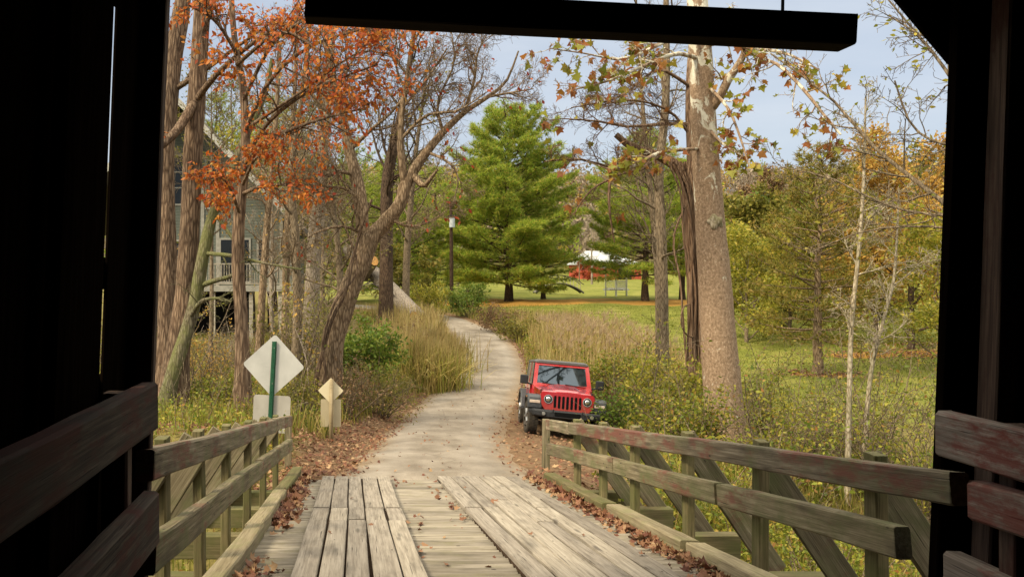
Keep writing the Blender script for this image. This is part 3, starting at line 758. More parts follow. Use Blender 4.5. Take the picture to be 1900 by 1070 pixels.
for sx in (-1, 1):
    for ya, yb2 in ((1.12, 2.02), (2.10, 2.95)):
        bm = bmesh.new(); bar = [(sx*.752,ya,1.20),(sx*.752,yb2,1.20),(sx*.70,yb2,1.74),(sx*.70,ya+.18,1.74)]
        vs = [bm.verts.new(p) for p in bar]; vs2 = [bm.verts.new((p[0]-sx*.03,p[1],p[2])) for p in bar]
        for i in range(4): bm.faces.new((vs[i], vs[(i+1) % 4], vs2[(i+1) % 4], vs2[i]))
        bm.faces.new(vs); bm.faces.new(vs2[::-1]); cbm('side_window', bm, M_sglass)
        bm = bmesh.new(); fbox(bm, (sx*.775-.016, ya, .58),(sx*.775+.016, yb2, 1.17), .01); dr = cbm('door', bm, M_red)
        bm = bmesh.new(); fbox(bm, (sx*.80-.012, yb2-.22, 1.02),(sx*.80+.012, yb2-.08, 1.05), .005); cbm('handle', bm, M_blk, dr)
    bm = bmesh.new()
    a = [(sx*.70,2.03,1.2),(sx*.76,2.03,1.2),(sx*.705,2.03,1.75),(sx*.66,2.03,1.75)]
    floft(bm, [a, [(p[0],p[1]+.09,p[2]) for p in a]]); cbm('door_pillar', bm, M_red)
    # mirrors
    bm = bmesh.new(); fbox(bm, (sx*.955-.10,.98,1.17),(sx*.955+.10,1.10,1.40), .028, 3); fcyl(bm, (sx*.76,1.06,1.17),(sx*.92,1.05,1.21), .022, .022, 8); cbm('wing_mirror', bm, M_blk)
    # flat-topped front fender
    bm = bmesh.new(); sec = []
    for y, zt_, zb2, xo in ((-.47,.80,.66,.90),(-.43,.90,.63,.93),(-.30,.955,.84,.94),(.18,.965,.89,.945),(.42,.93,.84,.945),(.60,.74,.66,.93),(.66,.56,.50,.91)):
        sec.append([(sx*.60,y,zb2),(sx*xo,y,zb2),(sx*xo,y,zt_-.03),(sx*(xo-.03),y,zt_),(sx*.60,y,zt_)])
    floft(bm, sec); fd = cbm('front_fender', bm, M_fend)
    bm = bmesh.new(); fbox(bm, (sx*.76-.125,-.485,.765),(sx*.76+.125,-.455,.835), .012, 2); cbm('marker_light', bm, M_lens, fd)
    bm = bmesh.new(); fbox(bm, (sx*.945-.012,-.28,.885),(sx*.945+.014,-.12,.915), .006); cbm('side_marker', bm, M_amb, fd)
    bm = bmesh.new(); sec = []
    for y, zt_, zb2 in ((2.10,.55,.49),(2.2,.78,.68),(2.38,.98,.88),(2.95,1.0,.92),(3.12,.95,.85),(3.35,.62,.56)):
        sec.append([(sx*.70,y,zb2),(sx*.94,y,zb2),(sx*.94,y,zt_-.03),(sx*.91,y,zt_),(sx*.70,y,zt_)])
    floft(bm, sec); cbm('rear_fender', bm, M_fend)
    bm = bmesh.new(); fbox(bm, (sx*.80-.05,.68,.40),(sx*.80+.05,2.08,.48), .015); cbm('side_step', bm, M_blk)
    for wy, st in ((0,R(6)),(2.72,0)):
        Mw = WM[car] @ Matrix.Translation((sx*.80, wy, .40)) @ Matrix.Rotation(st, 4, 'Z')
        bm = bmesh.new(); sec = []
        for x, r_ in ((-.118,.24),(-.125,.33),(-.112,.375),(-.085,.396),(-.03,.402),(.03,.402),(.085,.396),(.112,.375),(.125,.33),(.118,.24)):
            sec.append([(x, r_*math.cos(a), r_*math.sin(a)) for a in np.linspace(0, 2*math.pi, 48, endpoint=False)])
        floft(bm, sec, False)
        for k in range(36):          # tread lugs
            a = k*2*math.pi/36
            for x0, x1, of in ((-.11,-.045,0),(-.03,.03,.5),(.045,.11,0)):
                aa = a+of*2*math.pi/36
                r2 = bmesh.ops.create_cube(bm, size=1, matrix=Matrix.Rotation(aa, 4, 'X') @ Matrix.Translation(((x0+x1)/2, 0, .402)) @ Matrix.Diagonal((x1-x0, .048, .016, 1)))
        wh = obj_bm('wheel', bm, M_tyre, car, Mw, False)
        bm = bmesh.new(); fcyl(bm, (sx*.06,0,0),(sx*.105,0,0), .235, .215, 32)
        for k in range(5):
            a = k*2*math.pi/5; fcyl(bm, (sx*.10, .02*math.cos(a), .02*math.sin(a)),(sx*.11, .2*math.cos(a), .2*math.sin(a)), .03, .035, 6)
        fcyl(bm, (sx*.09,0,0),(sx*.125,0,0), .05, .045, 16)
        obj_bm('rim', bm, M_rim, wh, Mw)
# bumper, fog lamps, hooks, skid bar
bm = bmesh.new(); sec = []
for x, zt_, zb2, y0_ in ((-.90,.62,.55,-.44),(-.78,.64,.47,-.62),(-.42,.635,.44,-.70),(.42,.635,.44,-.70),(.78,.64,.47,-.62),(.90,.62,.55,-.44)):
    sec.append([(x,-.42,zb2),(x,-.42,zt_),(x,y0_+.05,zt_),(x,y0_,zt_-.04),(x,y0_,zb2+.03),(x,y0_+.04,zb2)])
floft(bm, sec); bmesh.ops.bevel(bm, geom=bm.edges[:], offset=.008, segments=1, affect='EDGES'); bp = cbm('bumper', bm, M_blk)
bm = bmesh.new(); fbox(bm, (-.30,-.715,.50),(.30,-.69,.60), .01); cbm('bumper_recess', bm, M_dark, bp)
for x in (-.56, .56):
    bm = bmesh.new(); fcyl(bm, (x,-.66,.545),(x,-.705,.545), .062, .060, 24); fg = cbm('fog_light', bm, M_ring, bp)
    bm = bmesh.new(); fcyl(bm, (x,-.70,.545),(x,-.714,.545), .048, .040, 24); cbm('fog_lens', bm, M_chrome, fg)
for x in (-.34, .34):
    bm = bmesh.new(); fbox(bm, (x-.014,-.76,.60),(x+.014,-.60,.635), .008); fbox(bm, (x-.014,-.775,.60),(x+.014,-.745,.665), .008); cbm('tow_hook', bm, M_blk, bp)
bm = bmesh.new(); fbox(bm, (-.55,-.40,.33),(.55,2.9,.46), .02); fcyl(bm, (-.75,0,.40),(.75,0,.40), .045, .045, 10); fcyl(bm, (-.75,2.72,.40),(.75,2.72,.40), .05, .05, 10); cbm('chassis', bm, M_dark)

# ================================================================== road signs, seen from behind
def metal(name, c0, c1, rough=.42, metal=.35):
    t = NT(name); n = t.noise(t.coord((1,1,.8)), 2.0, 6, .6); f = t.noise(t.coord((3,3,30)), 2, 3)
    c = t.ramp(n, [(.3, c0), (.7, c1)]); c = t.mix(t.val(f, .62, .78, 0, .35), c, tuple(x*.62 for x in c0)); t.col(c)
    t.rough(t.val(n, .3, .7, rough, rough+.2)); t.b.inputs['Metallic'].default_value = metal; return t.m
M_alu = metal('bare_sign_metal', (.36,.36,.335), (.52,.515,.48), .5, .1)
M_alu2 = metal('dull_plate_metal', (.30,.28,.24), (.44,.42,.37), .55, .1)
M_cream = metal('yellowed_sign_back', (.56,.49,.32), (.70,.63,.45), .55, .0)
M_green = plain('green_painted_post', (.012,.075,.035), .5, .4, 0, .25, 12)
M_wpost = wood('round_wooden_post', (.20,.15,.08), (.36,.29,.17), (.50,.42,.28), sc_=(14,14,1.2), bump=.3)
def rrect(hw, hh, r, rot=0, n=6):
    out = []
    for cx, cy, a0 in ((hw-r,hh-r,0),(-hw+r,hh-r,90),(-hw+r,-hh+r,180),(hw-r,-hh+r,270)):
        for k in range(n+1):
            a = R(a0+90*k/n); x, z = cx+r*math.cos(a), cy+r*math.sin(a)
            out.append((x*math.cos(rot)-z*math.sin(rot), x*math.sin(rot)+z*math.cos(rot)))
    return out
def plate(name, root, c, outline, m, tilt=0, yaw=0, bolts=()):
    bm = bmesh.new(); fprism(bm, outline, -.002, .002)
    M = Matrix.Translation(c) @ Euler((0, tilt, yaw)).to_matrix().to_4x4()
    o = obj_bm(name, bm, m, root, M)
    for bx, bz in bolts:
        bm = bmesh.new(); fcyl(bm, (bx,-.002,bz),(bx,-.012,bz), .012, .011, 8); obj_bm('bolt', bm, M_iron, o, M)
    return o
def topt(px, py, Y): return P(px, py, Y)
D1 = 14.2
b0 = P(501, 790, D1); b1 = P(509.5, 633, D1); gz1 = G(b0.x, D1)
s1 = thing('road_sign', 'back of the large pale diamond sign on a green metal post', 'road sign', (b0.x-.02, D1, gz1))
ax = (b1-b0).normalized()
def upost(root, p0, p1, m):
    bm = bmesh.new(); d = (p1-p0); L_ = d.length
    prof = [(-.040,.0),(-.028,.0),(-.020,-.032),(.020,-.032),(.028,.0),(.040,.0),(.040,.004),(.024,.004),(.016,-.026),(-.016,-.026),(-.024,.004),(-.040,.004)]
    zz_ = d.normalized(); yy__ = zz_.cross(Vector((1,0,0))).normalized(); xx_ = yy__.cross(zz_); M = Matrix((xx_, yy__, zz_)).transposed().to_4x4(); M.translation = p0
    floft(bm, [[(x, y, 0) for x, y in prof], [(x, y, L_) for x, y in prof]])
    o = obj_bm('post', bm, m, root, M)
    bm = bmesh.new()
    for k in range(int(L_/.05)):
        fcyl(bm, (0,-.0315,.03+k*.05),(0,-.0335,.03+k*.05), .0045, .0045, 6)
    obj_bm('post_holes', bm, M_dark, o, M)
p_low = b0+(b0-b1).normalized()*((b0.z-gz1+.2)/ax.z)
upost(s1, p_low+Vector((0,-.01,0)), b1+Vector((0,-.01,0)), M_green)
cd = P(507.5, 678, D1)
plate('sign_plate', s1, cd+Vector((0,.012,0)), rrect(.378,.378,.05, R(45)), M_alu, tilt=R(3.2), yaw=R(-4))
bm = bmesh.new()
for dz in (-.30, .30):
    fcyl(bm, cd+ax*dz+Vector((0,-.012,0)), cd+ax*dz+Vector((0,-.046,0)), .012, .010, 8)
obj_bm('bolt', bm, M_chrome, s1, Matrix())
plate('lower_plate', s1, P(503.5, 768, D1)+Vector((0,.020,0)), rrect(.318,.318,.05), M_alu2, tilt=R(2.4), yaw=R(-4))
D2 = 16.3
c2 = P(614, 727, D2); g2_ = G(c2.x, D2)
s2 = thing('road_sign', 'back of the small yellowed diamond marker on a round wooden post', 'road sign', (c2.x, D2, g2_))
bm = bmesh.new(); fcyl(bm, (0,0,-.2),(.012,0,P(0,703,D2).z-g2_), .043, .040, 14, .006)
obj_bm('post', bm, M_wpost, s2, WM[s2], True)
plate('sign_plate', s2, P(613.5, 725, D2)+Vector((0,.052,0)), rrect(.178,.178,.022, R(45)), M_cream, tilt=R(1))
plate('lower_plate', s2, P(613.5, 767, D2)+Vector((0,.075,0)), rrect(.198,.27,.025), metal('stained_cream_plate', (.36,.31,.20), (.47,.41,.28), .6, 0), tilt=R(.5))

# ================================================================== utility pole and wires
M_pole = bark('creosoted_pole', (.035,.022,.015), (.10,.065,.045), (14,14,1), .4, .01)
M_gal = plain('grey_transformer_can', (.42,.46,.47), .45, .4, .2)
PX, PYd = P(838, 575, 68).x, 68.0
pz = G(PX, PYd)
up = thing('utility_pole', 'dark wooden utility pole carrying a small grey transformer beside the lane', 'utility pole', (PX, PYd, pz))
pzt = P(0, 374, PYd).z
W_ = Wood(); W_.add(np.array([(PX,PYd,pz-.5),(PX-.02,PYd,(pz+pzt)/2),(PX-.06,PYd,pzt)]), [.17,.15,.12], 10)
V, q = W_.build(); obj_np('pole', V, q, M_pole, up, True, (PX, PYd, pz))
zt2 = P(0, 413, PYd).z
bm = bmesh.new(); fcyl(bm, (PX,PYd-.32,zt2-.42),(PX,PYd-.32,zt2+.36), .23, .23, 18, .03); tr_ = obj_bm('transformer', bm, M_gal, up, Matrix())
bm = bmesh.new()
for dx in (-.12,.12): fcyl(bm, (PX+dx,PYd-.32,zt2+.33),(PX+dx*1.2,PYd-.32,zt2+.62), .05, .035, 10)
obj_bm('bushing', bm, M_iron, tr_, Matrix())
bm = bmesh.new(); fbox(bm, (PX-.35,PYd-.2,zt2+.50),(PX+.35,PYd-.1,zt2+.60), .01); fbox(bm, (PX-.06,PYd-.3,zt2-.2),(PX+.06,PYd-.1,zt2), .01)
obj_bm('bracket', bm, M_iron, up, Matrix())
bm = bmesh.new(); fbox(bm, (PX-.5,PYd-.1,pz+.1),(PX-.42,PYd-.02,pz+.75), .01); obj_bm('ground_marker', bm, M_alu, up, Matrix())
def wire(label, a, b, sag, r=.010):
    W_ = Wood(); n = 16
    pts = [a.lerp(b, i/(n-1)) - Vector((0,0,sag*4*(i/(n-1))*(1-i/(n-1)))) for i in range(n)]
    W_.add(np.array(pts), [r]*n, 5); V, q = W_.build()
    return tag(obj_np('power_line', V, q, M_iron, None, True, a), label, 'wire')
wire('thin upper wire running from the utility pole towards the big pine', Vector((PX,PYd,pzt-.3)), P(1180, 375, 110), .5)
wire('lower slack wire falling from the utility pole towards the red barn', Vector((PX,PYd,P(0,433,PYd).z)), P(1185, 489, 118), .9)

# ================================================================== gazebo, footbridge and barn across the field
M_white = plain('faded_white_paint', (.62,.60,.54), .7, .2, 0, .15)
M_greyw = wood('grey_garden_timber', (.20,.18,.14), (.36,.33,.27), (.50,.46,.39), bump=.2)
M_shing = plain('grey_shingle', (.12,.11,.10), .9, .1, 0, .35, 14)
gx, gy = P(1143, 552, 92).x, 92.0; gzz = G(gx, gy)
ga = thing('gazebo', 'small pale garden gazebo on legs with lattice railing under the pine', 'gazebo', (gx, gy, gzz), (0,0,R(14)))
def gm(name, bm, m, par=None): return obj_bm(name, bm, m, par or ga, WM[ga])
bm = bmesh.new(); bmesh.ops.create_cone(bm, cap_ends=True, segments=6, radius1=1.38, radius2=1.38, depth=.16, matrix=Matrix.Translation((0,0,.78))); gm('floor', bm, M_white)
bm = bmesh.new(); bmesh.ops.create_cone(bm, cap_ends=True, segments=6, radius1=1.75, radius2=.05, depth=1.0, matrix=Matrix.Translation((0,0,3.6))); gm('roof', bm, M_shing)
pts6 = [(1.27*math.cos(R(60*k)), 1.27*math.sin(R(60*k))) for k in range(6)]
for k, (x, y) in enumerate(pts6):
    bm = bmesh.new(); fbox(bm, (x-.06,y-.06,0),(x+.06,y+.06,3.15), .01); gm('post', bm, M_white)
    if k == 1: continue
    x2, y2 = pts6[(k+1) % 6]; a, b = Vector((x,y,0)), Vector((x2,y2,0)); bm = bmesh.new()
    for z in (.95, 1.72):
        fcyl(bm, a+Vector((0,0,z)), b+Vector((0,0,z)), .035, .035, 6)
    n = 7
    for j in range(n):
        p = a.lerp(b, (j+.5)/n); q_ = a.lerp(b, min(1, (j+1.5)/n)); q2 = a.lerp(b, max(0, (j-.5)/n))
        fcyl(bm, p+Vector((0,0,.95)), q_+Vector((0,0,1.72)), .016, .016, 4); fcyl(bm, p+Vector((0,0,.95)), q2+Vector((0,0,1.72)), .016, .016, 4)
    gm('lattice_railing', bm, M_white)
fx, fy = P(1036, 540, 98).x, 98.0; fz = G(fx, fy)
fb = thing('footbridge', 'low arched garden footbridge with thin handrails behind the big pine', 'footbridge', (fx, fy, fz))
def arch(t_): return 1.75*(1-(2*t_-1)**2)*.62
def fm(name, f, rad, m, sides=6):
    W_ = Wood()
    for pts in f: W_.add(np.array(pts), [rad]*len(pts), sides)
    V, q = W_.build(); return obj_np(name, V, q, m, fb, False, (fx, fy, fz))
Lb = 5.6; ts = np.linspace(0, 1, 15)
M_dwood = wood('dark_bridge_timber', (.03,.03,.025), (.06,.058,.045), (.10,.095,.08), bump=.2)
for dy in (-.7, .7):
    fm('handrail', [[(fx+(t_-.5)*Lb, fy+dy, fz+.35+arch(t_)+.85) for t_ in ts]], .045, M_dwood)
    fm('side_beam', [[(fx+(t_-.5)*Lb, fy+dy, fz+.22+arch(t_)) for t_ in ts]], .11, M_dwood)
    for t_ in ts[1:-1:2]:
        fm('baluster', [[(fx+(t_-.5)*Lb, fy+dy, fz+.2+arch(t_)), (fx+(t_-.5)*Lb, fy+dy, fz+1.2+arch(t_))]], .035, M_greyw)
bm = bmesh.new(); floft(bm, [[(fx+(t_-.5)*Lb, fy-.7, fz+.28+arch(t_)), (fx+(t_-.5)*Lb, fy+.7, fz+.28+arch(t_)), (fx+(t_-.5)*Lb, fy+.7, fz+.34+arch(t_)), (fx+(t_-.5)*Lb, fy-.7, fz+.34+arch(t_))] for t_ in ts])
obj_bm('deck', bm, M_greyw, fb, Matrix())
def siding(name, c, step=.2, axis='z', var=.12):
    t = NT(name); v = t.coord((1,1,1), False)
    wv = t.node('ShaderNodeTexWave', wave_type='BANDS', bands_direction=axis.upper()); t.set(wv.inputs[0], v); wv.inputs['Scale'].default_value = .314/step; wv.inputs['Distortion'].default_value = .1
    n = t.noise(t.coord((1,1,.3), False), 3, 6)
    cc_ = t.ramp(n, [(.3, tuple(x*(1-var*1.6) for x in c)), (.7, tuple(x*(1+var) for x in c))])
    cc_ = t.mix(t.val(wv.outputs['Fac'], .0, .12, .6, 0), cc_, tuple(x*.3 for x in c)); t.col(cc_); t.bump(wv.outputs['Fac'], .4, .02); return t.m
M_under = plain('dark_underfloor', (.018,.016,.014), .9, .1)  # near-black: shade below the house put into colour; barn door shares it
M_barn = siding('red_barn_siding', (.40,.075,.045), .3, 'x')
M_tin = plain('pale_tin_roof', (.38,.40,.41), .45, .4, .1, .12)
bx0, bx1, by = P(1079, 0, 150).x, P(1190, 0, 150).x, 150.0; bz = G((bx0+bx1)/2, by)
bn = thing('barn', 'red barn with a pale metal roof far across the field', 'barn', ((bx0+bx1)/2, by, bz))
we, wr = P(0, 491, 150).z, P(0, 466, 154).z
bm = bmesh.new(); fbox(bm, (bx0,by,bz-1),(bx1,by+9,we)); obj_bm('wall', bm, M_barn, bn, Matrix())
bm = bmesh.new(); xm = (bx0+bx1)/2
floft(bm, [[(bx0-.4,by-.5,we-.02),(bx0-.4,by+9.5,we-.02),(bx0-.4,by+4.5,we+.25)], [(bx0-.3,by-.5,we+.12),(bx0-.3,by+9.5,we+.12),(bx0+1.9,by+4.5,wr+.1)], [(bx1-3,by-.5,we+.12),(bx1-3,by+9.5,we+.12),(bx1-5,by+4.5,wr)], [(bx1+.4,by-.5,we+.02),(bx1+.4,by+9.5,we+.02),(bx1+.4,by+4.5,we+.3)]])
obj_bm('roof', bm, M_tin, bn, Matrix())
bm = bmesh.new(); fbox(bm, (xm+1.2,by-.06,bz),(xm+3.6,by+.02,bz+2.3), .02); obj_bm('door', bm, M_under, bn, Matrix())

# ================================================================== the house among the trees
M_side = siding('grey_green_siding', (.125,.14,.115), .16, 'z', .1)
M_trim = plain('pale_trim', (.28,.27,.23), .7, .2, 0, .2)
M_fascia = plain('whitish_fascia', (.42,.41,.36), .7, .2, 0, .15)
M_win = plain('dark_window_glass', (.010,.012,.012), .12, .35)
HY = 44.6
hx0, hx1 = P(200, 0, HY).x, P(545, 0, HY).x
zd = P(0, 531, 43).z; hg = G(-8, 44)
hs = thing('house', 'grey-green gabled house on posts with a front deck among the trees', 'house', (-8, HY, hg))
rx, rz = P(338, 0, HY).x, P(0, 196, HY).z; ex, ez = P(555, 0, 43).x, P(0, 424, 43).z
sl_ = (rz-ez)/(ex-rx)
bm = bmesh.new()
wz = rz-(hx1-rx)*sl_
fprism(bm, [(hx0,zd),(hx1,zd),(hx1,wz-.15),(rx,rz-.2),(hx0,rz-.2-(rx-hx0)*sl_)], HY, HY+8)
obj_bm('wall', bm, M_side, hs, Matrix())
th = .22
for sx in (1, -1):
    bm = bmesh.new(); x1_ = ex if sx > 0 else rx-(ex-rx)
    fprism(bm, [(rx,rz),(x1_,ez),(x1_,ez+th),(rx,rz+th)], 42.9, HY+8.5); obj_bm('roof', bm, M_shing, hs, Matrix())
    bm = bmesh.new(); fprism(bm, [(rx,rz-.14),(x1_+sx*.05,ez-.16),(x1_+sx*.05,ez+th+.04),(rx,rz+th+.04)], 42.84, 42.897); obj_bm('fascia', bm, M_fascia, hs, Matrix())
def win(x0, y0, x1, y1, mull=1, m=M_win):
    a, b = P(x0, y0, HY), P(x1, y1, HY)
    bm = bmesh.new()
    t_ = .10
    fbox(bm, (a.x-t_,HY-.05,b.z-t_),(a.x,HY-.002,a.z+t_)); fbox(bm, (b.x,HY-.05,b.z-t_),(b.x+t_,HY-.002,a.z+t_))
    fbox(bm, (a.x,HY-.05,a.z),(b.x,HY-.002,a.z+t_)); fbox(bm, (a.x,HY-.05,b.z-t_),(b.x,HY-.002,b.z))
    for k in range(mull): zc_ = a.z+(b.z-a.z)*(k+1)/(mull+1); fbox(bm, (a.x,HY-.04,zc_-.03),(b.x,HY-.002,zc_+.03))
    w_ = obj_bm('window', bm, M_trim, hs, Matrix())
    bm = bmesh.new(); fbox(bm, (a.x,HY-.02,b.z),(b.x,HY-.004,a.z)); obj_bm('pane', bm, m, w_, Matrix())
win(324, 290, 341, 378, 2); win(384, 300, 408, 385, 1); win(323, 448, 336, 505, 1); win(410, 445, 462, 522, 0); win(480, 445, 500, 500, 0)
for x in (376, 404, 522):
    a = P(x, 0, HY); bm = bmesh.new(); fbox(bm, (a.x-.09,HY-.045,zd),(a.x+.09,HY-.003,min(rz-abs(a.x-rx)*sl_-.4, 5))); obj_bm('trim_board', bm, M_trim, hs, Matrix())
dxa, dxb = P(200, 0, 43).x, P(548, 0, 43).x
bm = bmesh.new(); fbox(bm, (dxa,42.9,zd-.16),(dxb,HY-.01,zd-.0)); dk = obj_bm('deck', bm, M_greyw, hs, Matrix())
bm = bmesh.new(); fbox(bm, (dxa,42.84,zd-.26),(dxb+.05,42.897,zd+.01)); obj_bm('deck_fascia', bm, M_trim, dk, Matrix())
bm = bmesh.new(); zr1 = P(0, 489, 43).z
fbox(bm, (dxa,42.92,zr1-.05),(dxb,42.99,zr1+.02)); fbox(bm, (dxa,42.93,zd+.10),(dxb,42.98,zd+.15))
x = dxa
while x < dxb:
    fbox(bm, (x,42.935,zd+.15),(x+.035,42.97,zr1-.05)); x += .13
for px in (372, 441, 500, 545):
    a = P(px, 0, 43); fbox(bm, (a.x-.05,42.91,zd),(a.x+.05,43.0,zr1+.12))
obj_bm('deck_railing', bm, M_greyw, hs, Matrix())
for px, py_ in ((300,43.1),(345,43.1),(396,43.1),(466,43.1),(520,43.1),(420,46),(350,48),(500,48)):
    a = P(px, 0, py_); bm = bmesh.new(); fbox(bm, (a.x-.10,py_-.10,G(a.x,py_)-.3),(a.x+.10,py_+.10,zd-.16)); obj_bm('stilt', bm, M_greyw if py_ < 44 else M_under, hs, Matrix())  # rear stilts coloured near-black for the shade under the floor
bm = bmesh.new(); fbox(bm, (hx0,47.8,hg-1.2),(P(470,0,48).x,48.2,zd)); obj_bm('underfloor_shade_panel', bm, M_under, hs, Matrix())  # added dark slab standing in for the shaded void below the floor
# ================================================================== barks and leaves
B_oak = bark('furrowed_brown_bark', (.105,.070,.047), (.25,.18,.122), (8,8,1.2), .9, .045)
B_moss = bark('mossy_grey_bark', (.10,.085,.055), (.22,.20,.135), (10,10,2), .8, .03, moss=(.13,.14,.045), mth=.5)
B_thin = bark('grey_brown_bark', (.12,.092,.06), (.28,.225,.155), (14,14,2.2), .7, .02)
B_pale = bark('pale_grey_bark', (.20,.165,.125), (.38,.33,.27), (9,9,2), .6, .02)
B_warm = bark('warm_tan_bark', (.15,.105,.065), (.35,.265,.175), (9,9,1.8), .8, .03)
B_dark = bark('dark_pine_bark', (.05,.034,.024), (.13,.09,.062), (10,10,1.6), .8, .03)
B_white = bark('pale_sapling_bark', (.26,.22,.15), (.46,.41,.31), (12,12,4), .5, .01, moss=(.15,.14,.06), mth=.62)
B_vine = bark('shaggy_vine_bark', (.14,.085,.052), (.32,.22,.145), (14,14,.8), 1., .05)
t = NT('sycamore_bark')           # flaking: scaly brown below, pale patches above
tcn = t.node('ShaderNodeTexCoord'); sx_ = t.node('ShaderNodeSeparateXYZ'); t.l.new(tcn.outputs['Object'], sx_.inputs[0])
v = t.coord((1,1,.55), False)
pt = t.noise(v, 3.1, 6, .62, 1.2); sc1 = t.noise(t.coord((1,1,.7), False), 26, 5, .7); sc2 = t.voro(t.coord((1,1,.6), False), 30)
brn = t.ramp(sc1, [(.3, (.12,.08,.05)), (.48, (.255,.175,.112)), (.6, (.335,.24,.16)), (.74, (.55,.46,.34))])
pal = t.ramp(t.noise(v, 6, 5), [(.3, (.46,.42,.31)), (.6, (.66,.63,.52)), (.75, (.36,.33,.2))])
hgt = t.val(sx_.outputs[2], 4.0, 10.5, .96, .56)
k = t.val(t.math('SUBTRACT', pt, t.math('MULTIPLY', hgt, .66)), .02, .06)
t.col(t.mix(k, brn, pal)); t.rough(.85); t.b.inputs['Specular IOR Level'].default_value = .15
t.bump(t.math('ADD', t.math('MULTIPLY', sc1, .8), t.math('MULTIPLY', k, -.3)), .8, .02); B_syc = t.m

L_orange = leafmat('orange_red_leaves', [(0, (.32,.052,.014)), (.3, (.50,.115,.02)), (.6, (.55,.185,.028)), (.82, (.56,.25,.045)), (.93, (.38,.05,.018)), (1, (.48,.32,.065))], .45)
L_red = leafmat('dull_red_leaves', [(0, (.24,.03,.015)), (.5, (.36,.06,.02)), (1, (.45,.13,.03))], .4)
L_syc = leafmat('sycamore_leaves', [(0, (.21,.23,.03)), (.34, (.29,.28,.035)), (.5, (.40,.31,.05)), (.56, (.34,.14,.03)), (.8, (.26,.085,.03)), (1, (.36,.18,.05))], .4)
L_yel = leafmat('yellow_green_leaves', [(0, (.16,.185,.02)), (.4, (.27,.27,.032)), (.75, (.40,.35,.045)), (1, (.48,.38,.07))], .45)
L_green = leafmat('fresh_green_leaves', [(0, (.075,.15,.018)), (.5, (.14,.21,.026)), (1, (.24,.27,.04))], .4)
L_olive = leafmat('olive_leaves', [(0, (.10,.11,.018)), (.45, (.18,.175,.028)), (.8, (.27,.235,.04)), (1, (.34,.25,.06))], .4)
L_gold = leafmat('gold_orange_leaves', [(0, (.34,.19,.04)), (.4, (.46,.265,.055)), (.75, (.54,.33,.075)), (1, (.46,.39,.085))], .4)
L_brown = leafmat('brown_dry_leaves', [(0, (.11,.06,.03)), (.5, (.20,.115,.055)), (1, (.28,.18,.09))], .25)
N_pine = leafmat('pine_needles', [(0, (.15,.235,.03)), (.35, (.25,.355,.042)), (.7, (.38,.44,.058)), (.9, (.52,.46,.08)), (1, (.56,.40,.11))], .5)
N_pine2 = leafmat('deep_pine_needles', [(0, (.13,.20,.024)), (.5, (.24,.31,.034)), (.9, (.37,.39,.05)), (1, (.46,.38,.07))], .5)
N_cedar = leafmat('cedar_sprays', [(0, (.11,.125,.02)), (.4, (.20,.19,.03)), (.75, (.30,.235,.045)), (1, (.37,.23,.06))], .35)

# ================================================================== tree makers
def finish(name, label, cat, base, W, bm_, Lv=(), group=None, lump=0, rng=None, wname='trunk'):
    base = Vector(base); tr = thing(name, label, cat, base, group=group)
    V, q = W.build(lump, rng); obj_np(wname, V, q, bm_, tr, True, base)
    for (nm, V, Fs, m) in Lv: obj_np(nm, V, Fs, m, tr, False, base)
    return tr
def pathpx(pts):          # (px, py, Y, width_px) -> points and radii
    return [P(a, b, Y) for a, b, Y, w_ in pts], [w_/2/F*Y for a, b, Y, w_ in pts]
def limb(W, pts, n=14, k=10, root=0):
    p, r = pathpx(pts); n = max(n, 4)
    q = smooth_path(p, n); rr = np.interp(np.linspace(0, len(r)-1, n), range(len(r)), r)
    if root: rr[0] *= root; rr[1] *= 1+(root-1)*.35
    W.add(q, rr, k); return q, rr
TW = dict(n=[5,4,3], k=[4,3,3], up=[.06,.05,.03], kids=[6,5], ratio=(.35,.65), wob=.17, lo=.15, leaf_from=0)
def sprout(rng, W, tips, q, rr, kids, L, sp, lo=.1, dirbias=None, rmax=.05):
    """side branches of about length L along a limb"""
    n = len(q)
    for j in range(kids):
        f = lo+(1-lo)*(j+rng.random())/kids; x = f*(n-1); i = min(int(x), n-2); t_ = x-i
        p = q[i]*(1-t_)+q[i+1]*t_; d = nrm(q[i+1]-q[i]); s = nrm(np.cross(d, rng.normal(0,1,3)))
        a = rng.uniform(.5, 1.15); dd = d*math.cos(a)+s*math.sin(a)
        if dirbias is not None: dd = nrm(dd+np.array(dirbias))
        ll = L*rng.uniform(.55,1.2)*(1.1-.4*f)
        grow(rng, W, tips, p, dd, ll, min(rmax, rr[i]*.55, ll*.02+.004), 0, sp)
def tipsel(rng, tips, prob, lv=None):
    t_ = [x for x in tips if (lv is None or x[2] >= lv) and rng.random() < prob]
    return np.array([x[0] for x in t_]).reshape(-1,3), np.array([x[1] for x in t_]).reshape(-1,3)
def multi(rng, C, D, k, sp):
    C = np.repeat(C, k, 0)+rng.normal(0, sp, (len(C)*k, 3)); return C, np.repeat(D, k, 0)

